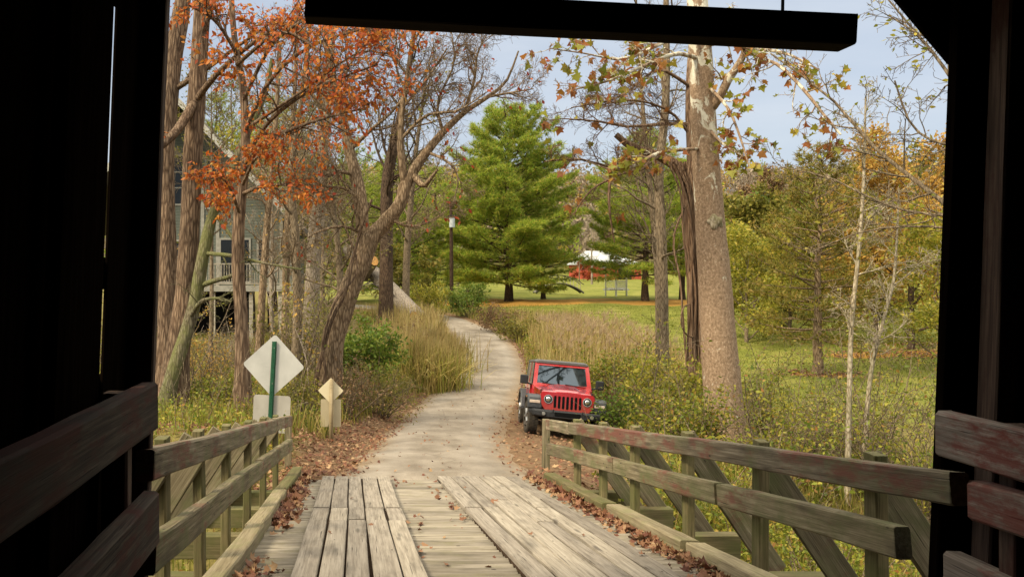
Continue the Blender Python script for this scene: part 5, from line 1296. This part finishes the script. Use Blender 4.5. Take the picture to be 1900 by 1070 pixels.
# right half
pine('cedar_tree', 'brownish-green cedar standing on the lawn right of the sycamore', PT(1517, 35), 9.6, 2.9, 72, N_cedar, 24, .18, 8, (.16,.32), .020, .8, 1.9, bk=B_warm, cat='cedar tree')
leafy('orange_tree', 'golden orange autumn tree at the lawn edge by the right bridge post', PT(1690, 43), 9.6, 4.6, 73, L_gold, 15000, (.16,.28), B_dark, .12, .2, 12)
leafy('orange_tree', 'smaller yellow-orange tree beside the golden one on its left', PT(1625, 46), 7.4, 3.2, 74, L_gold, 9000, (.16,.26), B_dark, .14, .16, 10)
leafy('leafy_tree', 'olive green tree directly right of the sycamore trunk', PT(1400, 56), 8.2, 4.2, 75, L_olive, 11000, (.2,.34), None, .08, .16, 12)
leafy('leafy_tree', 'fresh green tree between the sycamore and the cedar', PT(1452, 64), 8.5, 4.2, 76, L_green, 11000, (.22,.36), None, .06, .16, 12)
leafy('leafy_tree', 'yellow-green tree behind the cedar', PT(1560, 66), 8.5, 4.4, 77, L_yel, 10000, (.22,.36), None, .06, .16, 12)
leafy('leafy_tree', 'low spreading yellow-green tree at the lawn edge right of the sycamore', PT(1385, 47), 5.6, 3.4, 93, L_yel, 9000, (.12,.24), None, .05, .12, 13)
leafy('leafy_tree', 'loose olive-gold tree just behind the taller pale sapling', PT(1575, 52), 7.6, 3.8, 94, L_olive, 10000, (.13,.26), None, .05, .12, 13)
leafy('leafy_tree', 'light green loose tree left of the cedar trunk', PT(1465, 50), 6.4, 3.4, 95, L_yel, 9000, (.12,.24), None, .05, .12, 13)
leafy('leafy_tree', 'tall brownish-gold tree behind the two orange trees', PT(1660, 62), 10.5, 5.0, 96, L_gold, 11000, (.2,.34), None, .06, .16, 13)
leafy('leafy_tree', 'yellowing bushy tree next to the right bridge post', PT(1745, 36), 6.4, 3.2, 97, L_yel, 9000, (.10,.2), None, .05, .11, 13)
leafy('leafy_tree', 'rusty brown tree showing its top right of the sycamore', PT(1425, 120), 15.5, 6, 78, L_brown, 8000, (.3,.5), None, .2, .2, 11)
pine('pine_tree', 'far dark pine on the right beyond the cedar', PT(1500, 98), 14, 5, 79, N_pine2, 18, .06, 7, (.34,.62), .03, .8)
pine('pine_tree', 'far pine seen over the saplings near the right post', PT(1600, 95), 14, 5, 80, N_pine2, 18, .06, 7, (.34,.62), .03, .8)
leafy('leafy_tree', 'broad olive tree at the far right edge of the field', PT(1735, 84), 14, 6, 81, L_olive, 9000, (.3,.46), None, .08, .2, 11)
bare('bare_tree', 'twiggy bare tree with olive leaves screening the house gable', PT(392, 32), 11.5, 98, B_thin, .11, 15, .30, .48, leafm=L_olive, nl=1500, lsize=(.07,.13), twig=1.3)
bare('bare_tree', 'twiggy bare tree hiding the right end of the house deck', PT(505, 37), 12.5, 91, B_pale, .13, 15, .30, .12, leafm=L_gold, nl=700, lsize=(.08,.14), twig=1.3)
bare('bare_tree', 'bare tree between the pale dead pine and the dark upright trunk', PT(600, 43), 13, 92, B_thin, .14, 15, .32, .15, leafm=L_olive, nl=1600, lsize=(.1,.18), twig=1.2)
bare('bare_tree', 'grey bare tree on the rise right of the big pine', PT(1098, 128), 13, 82, B_pale, None, 12, .35, .2)
bare('bare_tree', 'small bare tree near the barn', PT(1075, 140), 8, 83, B_thin, None, 10, .35, .2)
leafy('leafy_bush_tree', 'reddish shrub in front of the barn', PT(1083, 142), 3.4, 1.8, 84, L_red, 1800, (.2,.35), None, .1, .06, 7)
bare('bare_tree', 'bare tan tree behind the utility pole transformer', PT(850, 120), 15, 85, B_pale, None, 12, .35, .2)
bare('bare_tree', 'bare tree left of the house gable', PT(430, 58), 17, 86, B_thin, None, 13, .34, .25, leafm=L_olive, nl=900, lsize=(.15,.28))
bare('bare_tree', 'bare tree with faint olive leaves above the house roof', PT(560, 62), 16, 87, B_thin, None, 13, .34, .2, leafm=L_olive, nl=1500, lsize=(.16,.3))
leafy('leafy_tree', 'light green tree seen between oak and house above the eaves', PT(470, 52), 13, 4.6, 88, L_yel, 5000, (.16,.28), None, .3, .16, 10)
# ================================================================== low plants
G_dry = leafmat('dry_grass', [(0, (.22,.15,.05)), (.4, (.38,.28,.11)), (.75, (.50,.39,.18)), (1, (.27,.26,.06))], .3)
G_mix = leafmat('mixed_grass', [(0, (.11,.135,.02)), (.3, (.20,.22,.032)), (.6, (.30,.265,.06)), (.85, (.40,.31,.11)), (1, (.24,.13,.045))], .35)
G_green = leafmat('green_grass', [(0, (.12,.145,.022)), (.5, (.165,.185,.03)), (1, (.22,.215,.045))], .35)
G_plume = leafmat('grass_plumes', [(0, (.34,.25,.15)), (.5, (.46,.36,.24)), (1, (.36,.22,.12))], .35)
L_weed = leafmat('weed_leaves', [(0, (.10,.15,.018)), (.35, (.19,.225,.026)), (.65, (.29,.29,.035)), (.85, (.40,.33,.05)), (1, (.34,.16,.05))], .4)
L_litter = leafmat('fallen_leaves', [(0, (.095,.030,.018)), (.25, (.15,.055,.030)), (.55, (.22,.10,.052)), (.85, (.31,.18,.095)), (1, (.40,.27,.15))], .15, .6)
rng = np.random.default_rng(101)
def gpts(x, y): return np.stack([x, y, gz(x, y)-.02], 1)
def scatter(n, x0, x1, y0, y1, keep, pw=1.0):
    u = rng.random(n)**pw; y = y0+(y1-y0)*u; x = rng.uniform(x0, x1, n)
    k = keep(x, y); return x[k], y[k]
def clumpy(x, y, s, th):
    v = np.sin(x*s+1.7*np.sin(y*s*.6))+np.sin(y*s*1.3+1.1*np.sin(x*s*.8+2))+rng.normal(0,.5,len(x)); return v > th
def clear_of(x, y):
    # keep the car, the signs and the verge by the ramp free
    c_ = ~((np.abs(x-CX-.14*(y-CY)) < 1.25) & (y > CY-1.2) & (y < CY+4.6))
    return c_ & ~((x-rc(y) > 0) & (x-rc(y) < 3.1) & (y < CY+3.5) & (x < 6.2-0*y))
A1 = Acc(); A2 = Acc(); A3 = Acc()
# left bank
uL = lambda x, y: rc(y)-x
x, y = scatter(52000, -14, 4, 12.3, 44, lambda x, y: (uL(x,y) > 2.15+.5*(y<16)) & (np.hypot(x+9,y-47) > 3.2), 1.35)
k = clumpy(x, y, .9, -1.0); x, y = x[k], y[k]
A1.add(*blades(rng, gpts(x, y), (.18,.62), .011, .38, .6))
# right bank of the lane and the stream side
x, y = scatter(60000, 2.5, 16, 9.5, 31, lambda x, y: (x-rc(y) > 1.95) & (x-rc(y) < 10) & clear_of(x, y) & (x > 3.1), 1.2)
A1.add(*blades(rng, gpts(x, y), (.18,.60), .011, .4, .6))
x, y = scatter(9000, 3.3, 11, 5.5, 11, lambda x, y: x > 3.3)
A1.add(*blades(rng, gpts(x, y), (.25,.7), .010, .4, .6))
x, y = scatter(3500, -6, -1.6, 5.5, 13, lambda x, y: x < -1.5)
A1.add(*blades(rng, gpts(x, y), (.25,.7), .010, .4, .6))
# lane verges farther off
x, y = scatter(26000, -6, 20, 28, 66, lambda x, y: (np.abs(x-rc(y)) > 1.75) & (x-rc(y) < 8) & (x-rc(y) > -7))
A1.add(*blades(rng, gpts(x, y), (.22,.7), .018, .35, .5))
V, Fs = A1.arrays(); o = obj_np('wild_grass', V, Fs, G_mix); kind(o, 'stuff')
# tall dry grass right of the lane
x, y = scatter(30000, 4, 20, 26, 56, lambda x, y: (x-rc(y) > 2.3) & (x-rc(y) < 9.2-.06*(y-26)) & (x-rc(y) > 2.3+.0*y))
k = clumpy(x, y, .75, -.35) ; x, y = x[k], y[k]
A2.add(*blades(rng, gpts(x, y), (.7,1.65), .016, .22, .5))
x, y = scatter(6500, -3, 6, 33, 62, lambda x, y: (uL(x,y) > 2.0) & (uL(x,y) < 6))
A2.add(*blades(rng, gpts(x, y), (.6,1.5), .016, .25, .5))
x, y = scatter(5200, -2, 8, 39, 53, lambda x, y: (uL(x,y) > 2.0+.5*(y < 47)) & (uL(x,y) < 5.5))
A2.add(*blades(rng, gpts(x, y), (.9,1.9), .016, .25, .55))
V, Fs = A2.arrays(); o = obj_np('tall_dry_grass', V, Fs, G_dry); kind(o, 'stuff')
x, y = scatter(1100, 8, 17, 33, 50, lambda x, y: (x-rc(y) > 3) & (x-rc(y) < 8))
C = gpts(x, y); C[:,2] += rng.uniform(1.0,1.5,len(x)); V, t_ = needles(rng, C, np.tile([.25,-.1,1.], (len(C),1)), 9, (.18,.42), .010, 1.4); o = obj_np('grass_plumes', V, t_, G_plume); kind(o, 'stuff')
# broad-leaved weeds
def weeds(x, y, h, nl, ls, rad=.12):
    n = len(x); b = gpts(x, y); hh = h[0]+(h[1]-h[0])*rng.random(n)
    f = rng.random((n, nl))**.7; C = np.repeat(b[:,None,:], nl, 1)
    C = C+rng.normal(0, 1, (n, nl, 3))*np.array([rad, rad, .03]); C[:,:,2] += f*hh[:,None]
    C = C.reshape(-1,3); D = rng.normal(0,1,C.shape)*np.array([1,1,.4])
    return leaves(rng, C, D, ls, KITE, .2)
A = Acc()
x, y = scatter(3600, -12, 3, 12.6, 40, lambda x, y: (uL(x,y) > 2.5) & (np.hypot(x+9,y-47) > 3.5), 1.3); k = clumpy(x, y, 1.1, -.2)
A.add(*weeds(x[k], y[k], (.2,.75), 15, (.045,.10)))
x, y = scatter(5600, 3, 16, 10, 30, lambda x, y: (x-rc(y) > 2.1) & (x-rc(y) < 9) & clear_of(x, y) & (x > 3.2), 1.2); k = clumpy(x, y, 1.0, -.35)
A.add(*weeds(x[k], y[k], (.2,.8), 17, (.03,.12)))
x, y = scatter(1300, 3.3, 11, 5.5, 12, lambda x, y: x > 3.3); A.add(*weeds(x, y, (.3,1.1), 20, (.04,.09)))
x, y = scatter(500, -6, -1.7, 5.5, 13, lambda x, y: x < -1.6); A.add(*weeds(x, y, (.3,.9), 18, (.04,.09)))
x, y = scatter(2500, 4, 20, 28, 60, lambda x, y: (x-rc(y) > 2) & (x-rc(y) < 8)); k = clumpy(x, y, .8, -.1); A.add(*weeds(x[k], y[k], (.3,1.0), 16, (.08,.15), .2))
V, Fs = A.arrays(); o = obj_np('weeds', V, Fs, L_weed); kind(o, 'stuff')
# short lawn blades where the mown grass is near enough to show
x, y = scatter(60000, 10, 44, 28, 74, lambda x, y: (x-rc(y) > 8.5) & (x < y*.72), 1.3)
V, q_, t_ = blades(rng, gpts(x, y), (.05,.13), .016, .5, .6); o = obj_np('mown_grass', V, [q_, t_], G_green); kind(o, 'stuff')
# thin bare stalks
W = Wood()
x, y = scatter(420, 4.5, 13, 11, 32, lambda x, y: (x-rc(y) > 3.4) & clear_of(x, y)); b = gpts(x, y)
x2, y2 = scatter(240, -11, 0, 14, 36, lambda x, y: uL(x,y) > 2.8); b = np.concatenate([b, gpts(x2, y2)])
for p in b:
    L = rng.uniform(.6,1.9); d = nrm(np.array([rng.normal(0,.35), rng.normal(0,.35), 1.])); grow(rng, W, [], p, d, L, .007+.003*L, 0, dict(n=[6,3], k=[3,3], up=[.02,.05], kids=[5], ratio=(.25,.5), wob=.12, lo=.3, rmin=.0035))
V, q = W.build(); kind(obj_np('dead_stalks', V, q, B_thin), 'stuff')

# twiggy thickets on both banks
def thicket(n, x0, x1, y0, y1, keep, h, m, lm, nl, ls, seed):
    rng = np.random.default_rng(seed); W = Wood(); tips = []; x, y = scatter(n, x0, x1, y0, y1, keep); b = gpts(x, y)
    for p in b:
        L = rng.uniform(*h); d = nrm(np.array([rng.normal(0,.32), rng.normal(0,.32), 1.]))
        grow(rng, W, tips, p, d, L, .006+.005*L, 0, dict(n=[7,4,3], k=[4,3,3], up=[.01,.06,.02], kids=[7,4], ratio=(.25,.5), wob=.11, lo=.22, rmin=.004, leaf_from=1))
    V, q = W.build(); kind(obj_np('thicket', V, q, m), 'stuff')
    k = rng.integers(0, len(tips), nl); C = np.array([tips[i][0] for i in k]); D = np.array([tips[i][1] for i in k])
    V, Fc = leaves(rng, C+rng.normal(0,.05,C.shape), D, ls, KITE, .3); kind(obj_np('thicket_leaves', V, Fc, lm), 'stuff')
thicket(130, -15, -.5, 21, 43, lambda x, y: (uL(x,y) > 3.4) & (y < 42.5) & ((x*F/y+667 < 335) | (x*F/y+667 > 550)), (1.6,4.6), B_thin, L_olive, 5200, (.06,.12), 401)
thicket(70, -13, -1.5, 24, 60, lambda x, y: (uL(x,y) > 4) & ~((x < -3) & (y > 41) & (y < 54)) & ((x*F/y+667 < 330) | (x*F/y+667 > 555)), (2.5,6.5), B_pale, L_gold, 1800, (.08,.14), 402)
thicket(110, 5.5, 15, 11.5, 24, lambda x, y: (x-rc(y) > 4.0) & (x < .62*y+1.5) & (np.abs(x-7.5) > .5), (1.0,2.9), B_thin, L_weed, 2600, (.04,.11), 403)
# ------------------------------------------------------------------ shrubs one can tell apart
def shrub(label, px, Y, Rw, H, seed, mat, nl, ls=(.06,.11), stems=14, bk=None, droop=.2, shape=KITE, name='shrub', clump=.10, arch=.0):
    rng = np.random.default_rng(seed); base = PT(px, Y); b = np.array(base); W = Wood(); tips = []
    sp = dict(n=[7,4,3], k=[4,3,3], up=[.05-arch*.25,.03-arch*.1,0], kids=[6,4], ratio=(.3,.55), wob=.16, lo=.2, leaf_from=0 if nl > 3000 else 1, rmin=.003)
    for j in range(stems):
        a = j*2.4+rng.normal(0,.3); tlt = rng.uniform(.1,.95); d = nrm(np.array([math.cos(a)*tlt*Rw, math.sin(a)*tlt*Rw, H*.9]))
        o_ = b+np.array([math.cos(a)*.25*Rw*rng.random(), math.sin(a)*.25*Rw*rng.random(), -.05])
        grow(rng, W, tips, o_, d, math.hypot(H, Rw*tlt)*rng.uniform(.65,1.0), .012+.006*H, 0, sp)
    Lv = []
    if nl:
        k = rng.integers(0, len(tips), nl); C = np.array([tips[i][0] for i in k]); D = np.array([tips[i][1] for i in k]); k2 = C[:,2] > b[2]+.08*H
        V, Fc = leaves(rng, C[k2]+rng.normal(0,clump,C[k2].shape), D[k2], ls, shape, droop); Lv = [('leaves', V, Fc, mat)]
    return finish(name, label, 'shrub', base, W, bk or B_thin, Lv, wname='stem')
shrub('bright green bush between the twisted tree and the grass clump', 672, 27, 1.35, 2.1, 201, L_green, 5200, (.09,.16))
shrub('dark brushy heap of drooping twigs beside the small sign', 702, 23.5, 1.25, 1.5, 202, L_olive, 3400, (.06,.11), 26, B_thin, .4, LANCE, arch=.5)
shrub('tangled brown brush at the foot of the fallen trunk', 742, 36, 1.8, 1.7, 203, L_brown, 1500, (.07,.12), 26, B_pale, .3, arch=.4)
shrub('green bush just left of the utility pole foot', 800, 60, 1.9, 2.6, 204, L_yel, 3000, (.12,.2))
shrub('green bush just right of the utility pole foot', 866, 62, 1.8, 2.3, 205, L_green, 3200, (.12,.2))
shrub('grey-brown shrub at the lane bend right of the utility pole', 926, 52, 1.7, 1.5, 206, L_brown, 2600, (.09,.15), 18, B_thin)
shrub('low brown shrub between the lane bend and the dry grass', 962, 47, 1.5, 1.3, 207, L_olive, 2400, (.09,.15), 18)
shrub('yellow-green shrub directly behind the red car on its right', 1150, 25.5, 1.5, 2.2, 208, L_weed, 5200, (.07,.12))
shrub('leafy shrub at the foot of the slim grey-brown trunk', 1212, 23, 1.4, 2.0, 209, L_yel, 4800, (.07,.12))
shrub('reddish-brown brush leaning on the red car fender', 1142, 21.6, .75, 1.35, 210, L_brown, 1500, (.05,.09), 16)
shrub('bright green sprig bush touching the car bumper on the right', 1160, 20.0, .7, 1.15, 211, L_green, 1500, (.06,.11), 12)
shrub('yellow-leaved bush in front of the vine-covered trunk', 1250, 19, 1.15, 1.9, 212, L_yel, 3200, (.07,.13), 14)
shrub('mixed shrub growing between the sycamore and the railing', 1290, 15.5, .9, 1.3, 213, L_weed, 2200, (.06,.10), 12)
shrub('thin-leaved bush right of the sycamore base', 1420, 17.5, 1.3, 1.9, 214, L_yel, 1900, (.05,.10), 16)
shrub('twiggy olive bush behind the right railing middle', 1480, 14.5, 1.2, 1.6, 215, L_weed, 1300, (.05,.09), 18)
shrub('twiggy bush around the pale saplings', 1590, 15.5, 1.2, 1.6, 216, L_yel, 1100, (.045,.09), 20)
shrub('leafy bush in the right corner by the bridge post', 1700, 13.2, 1.1, 1.6, 217, L_weed, 1300, (.045,.085), 18)
shrub('sparse yellowish bush on the bank below the right railing', 1500, 10.4, 1.0, 1.5, 218, L_weed, 1700, (.04,.08), 14)
shrub('twiggy bush with few leaves beyond the oak trunks', 372, 26, 1.6, 2.0, 219, L_gold, 900, (.06,.1), 22)
shrub('grey twig brush in front of the house stilts', 428, 34, 1.9, 1.5, 220, L_brown, 400, (.08,.12), 26, B_pale)
shrub('tall tan brush between the house and the twisted tree', 560, 30, 2.1, 3.0, 221, L_olive, 1500, (.08,.13), 26, B_thin)
shrub('brown bramble at the foot of the twisted tree', 645, 21.2, 1.0, 1.4, 222, L_brown, 1300, (.05,.09), 20, B_thin, arch=.4)
shrub('leafy green scrub left of the big diamond sign', 420, 19.5, 1.2, 1.1, 223, L_weed, 2200, (.05,.10), 14)
shrub('tan scrub between the two road signs', 560, 18.5, .8, 1.0, 224, L_olive, 1300, (.05,.09), 14)
# fountain of ornamental grass beside the lane
rg = np.random.default_rng(230); gb = PT(782, 31); C = np.array(gb)+rg.normal(0, 1, (5200,3))*np.array([.62,.5,0]); C[:,2] = gz(C[:,0], C[:,1])-.03
gt = thing('grass_clump', 'large fountain of ornamental grass with tan tips beside the lane', 'ornamental grass', gb)
V, q_, t_ = blades(rg, C[:3900], (.9,1.95), .013, .5, 1.0); obj_np('blades', V, [q_, t_], leafmat('fountain_grass', [(0, (.18,.22,.03)), (.35, (.30,.31,.05)), (.6, (.48,.38,.12)), (1, (.58,.44,.18))], .35), gt, False, gb)
C2 = C[3900:]; V, q_, t_ = blades(rg, C2, (1.6,2.25), .010, .22, .5); obj_np('tan_stalks', V, [q_, t_], G_dry, gt, False, gb)
gb = PT(812, 36); C = np.array(gb)+rg.normal(0, 1, (2400,3))*np.array([.6,.5,0]); C[:,2] = gz(C[:,0], C[:,1])-.03
gt = thing('grass_clump', 'smaller tan plumed grass tuft behind the large ornamental grass', 'ornamental grass', gb)
V, q_, t_ = blades(rg, C, (1.0,2.0), .014, .25, .6); obj_np('blades', V, [q_, t_], G_dry, gt, False, gb)

# ------------------------------------------------------------------ fallen leaves
FL = (LOBED[0]*np.array([1,1,.6]), LOBED[1])
def flat_leaves(C, size, tilt=.35, curl=.8):
    n = len(C); a = rng.uniform(0, 6.283, n); z = nrm(np.stack([rng.normal(0,tilt,n), rng.normal(0,tilt,n), np.ones(n)], 1))
    d = nrm(np.cross(z, np.stack([np.cos(a), np.sin(a), np.zeros(n)], 1))); x = np.cross(d, z)
    S, fs = FL; k = len(S); s = (size[0]+(size[1]-size[0])*rng.random(n)**1.5)[:,None,None]
    loc = np.repeat(S[None], n, 0); loc[:,:,1] -= .5; c = rng.uniform(-curl*.2, curl, (n,1)); loc[:,:,2] += np.abs(loc[:,:,0])*c*.7+c*loc[:,:,1]**2*.8
    V = C[:,None,:]+s*(loc[...,0:1]*x[:,None]+loc[...,1:2]*d[:,None]+loc[...,2:3]*z[:,None])
    return V.reshape(-1,3), (np.arange(n)*k)[:,None]+np.array(fs[0])[None]
A = Acc()
def ramp_leaves(n, xa, xb, side, y0=4.2, y1=11.8, size=(.04,.11)):
    f = np.abs(rng.normal(0,.32,n)); f = f[f < 1]; n = len(f); x = xa+(xb-xa)*f; y = rng.uniform(y0, y1, n); k = clumpy(y*1.0, x*0+side, 1.6, -.7); x, y = x[k], y[k]
    z = -2.93+.137*(11.6-y)+.005+rng.random(len(x))*.035*(1-f[k])
    A.add(*flat_leaves(np.stack([x, y, z], 1), size, .5, 1.3))
ramp_leaves(1000, -.82, -.52, 0, size=(.035,.085)); ramp_leaves(1300, 2.50, 2.22, 1, size=(.035,.085))
ramp_leaves(70, .46, .75, 2, size=(.03,.07)); ramp_leaves(80, 1.06, .75, 3, size=(.03,.08)); ramp_leaves(260, -.84, -.60, 4, 8, 12.2, (.06,.14)); ramp_leaves(360, 2.5, 2.3, 5, 8, 12.2, (.05,.12))
def road_leaves(n, u0, u1, y0, y1, size, pw=1., lift=.03):
    y = y0+(y1-y0)*rng.random(n)**pw; u = u0+(u1-u0)*np.clip(rng.beta(1.6,1.6,n),0,1); x = rc(y)+u; z = gz(x, y)+lift+rng.random(n)*.03
    A.add(*flat_leaves(np.stack([x, y, z], 1), size, .4, 1.0))
road_leaves(4600, -3.4, -1.05, 11.7, 26, (.03,.085), 1.5); road_leaves(1300, 1.0, 3.6, 11.7, 27, (.03,.085), 1.4); road_leaves(130, -1.4, 1.4, 11.8, 32, (.03,.07), 1.2, .055)
road_leaves(1500, -3.0, -1.5, 26, 46, (.06,.13)); road_leaves(1200, 1.5, 2.6, 26, 46, (.06,.12)); road_leaves(2600, 3, 7, 12, 22, (.05,.12)); road_leaves(2200, -8, -3, 13, 26, (.06,.13))
for (a, b, ra, rb, n_) in ((27,41,6.5,2.6,1500),(19.5,35,2.6,1.6,500),(31,45,7,2.2,900),(8,17.5,2.2,1.8,350)):
    x = a+rng.normal(0,.45,n_)*ra; y = b+rng.normal(0,.45,n_)*rb
    A.add(*flat_leaves(np.stack([x, y, gz(x, y)+.03+rng.random(n_)*.05], 1), (.06,.14), .4, 1.0))
V, Fs = A.arrays(); kind(obj_np('leaf_litter', V, Fs, L_litter), 'stuff')
def one_leaf(label, px, py, size, grp=None, dz=.055):
    Y = 1.341/((py-500)/F-.137) if py > 893 else 12; p = P(px, py, Y); p.z = zr(Y)+dz
    V, Fc = flat_leaves(np.array([p]), (size, size), .3, 1.5)
    o = obj_np('fallen_leaf', V, Fc, L_litter, None, False, p); tag(o, label, 'leaf', grp)
one_leaf('largest curled leaf, lying alone on the right wheel planks', 915, 938, .115)
for px, py, dz in ((655,935,.06),(690,985,.06),(612,1002,.06),(862,915,.06),(985,1005,.06),(1082,1008,.06),(1190,1046,.06),(838,945,.01),(860,963,.01),(906,1052,.01),(828,1050,.01),(795,905,.01),(778,975,.01)):
    one_leaf('single small dry leaf scattered on the ramp planks', px, py, rnd.uniform(.035,.06), 'small leaves scattered on the ramp planks', dz)

# ------------------------------------------------------------------ far wooded hillside
rng = np.random.default_rng(303)
n = 2600; y = 165+260*rng.random(n)**.9; x = rng.uniform(-.28, .78, n)*y+rng.normal(0,6,n); z = gz(x, y)
H = rng.uniform(7, 13, n)*np.where(rng.random(n) < .25, 1.15, 1); kindv = rng.random(n)
def far(sel, m, k, ls, rx, name):
    i = np.where(sel)[0]; c = np.repeat(i, k); r = rng.normal(0,1,(len(c),3)); r = nrm(r)*(rng.random((len(c),1))**.4)
    C = np.stack([x[c]+r[:,0]*H[c]*rx, y[c]+r[:,1]*H[c]*rx, z[c]+H[c]*.55+r[:,2]*H[c]*.45], 1)
    V, Fc = leaves(rng, C, rng.normal(0,1,C.shape)+np.array([0,0,.5]), ls, KITE); kind(obj_np(name, V, Fc, m), 'stuff')
L_farbare = leafmat('far_bare_twigs', [(0, (.17,.125,.085)), (.5, (.25,.19,.13)), (1, (.33,.26,.185))], .2)
far(kindv < .62, L_farbare, 75, (.5,1.6), .34, 'far_wood')
far((kindv >= .62) & (kindv < .76), L_olive, 70, (.7,1.5), .32, 'far_wood')
far((kindv >= .76) & (kindv < .86), L_gold, 70, (.7,1.5), .32, 'far_wood')
far((kindv >= .86) & (kindv < .92), L_brown, 70, (.7,1.5), .32, 'far_wood')
far(kindv >= .92, N_pine, 90, (.7,1.6), .26, 'far_wood')
W = Wood()
for i in np.where(kindv < .62)[0]:
    if y[i] > 330: continue
    p = np.array([x[i], y[i], z[i]])
    W.add([p, p+np.array([rng.normal(0,.3),0,H[i]*.5]), p+np.array([rng.normal(0,.5),0,H[i]])], [.16,.10,.03], 3)
    for j in range(4):
        f = rng.uniform(.3,.8); q_ = p+np.array([0,0,H[i]*f]); W.add([q_, q_+np.array([rng.normal(0,.18)*H[i], rng.normal(0,.1)*H[i], H[i]*.28])], [.07,.02], 3)
V, q = W.build(); kind(obj_np('far_wood', V, q, B_pale), 'stuff')
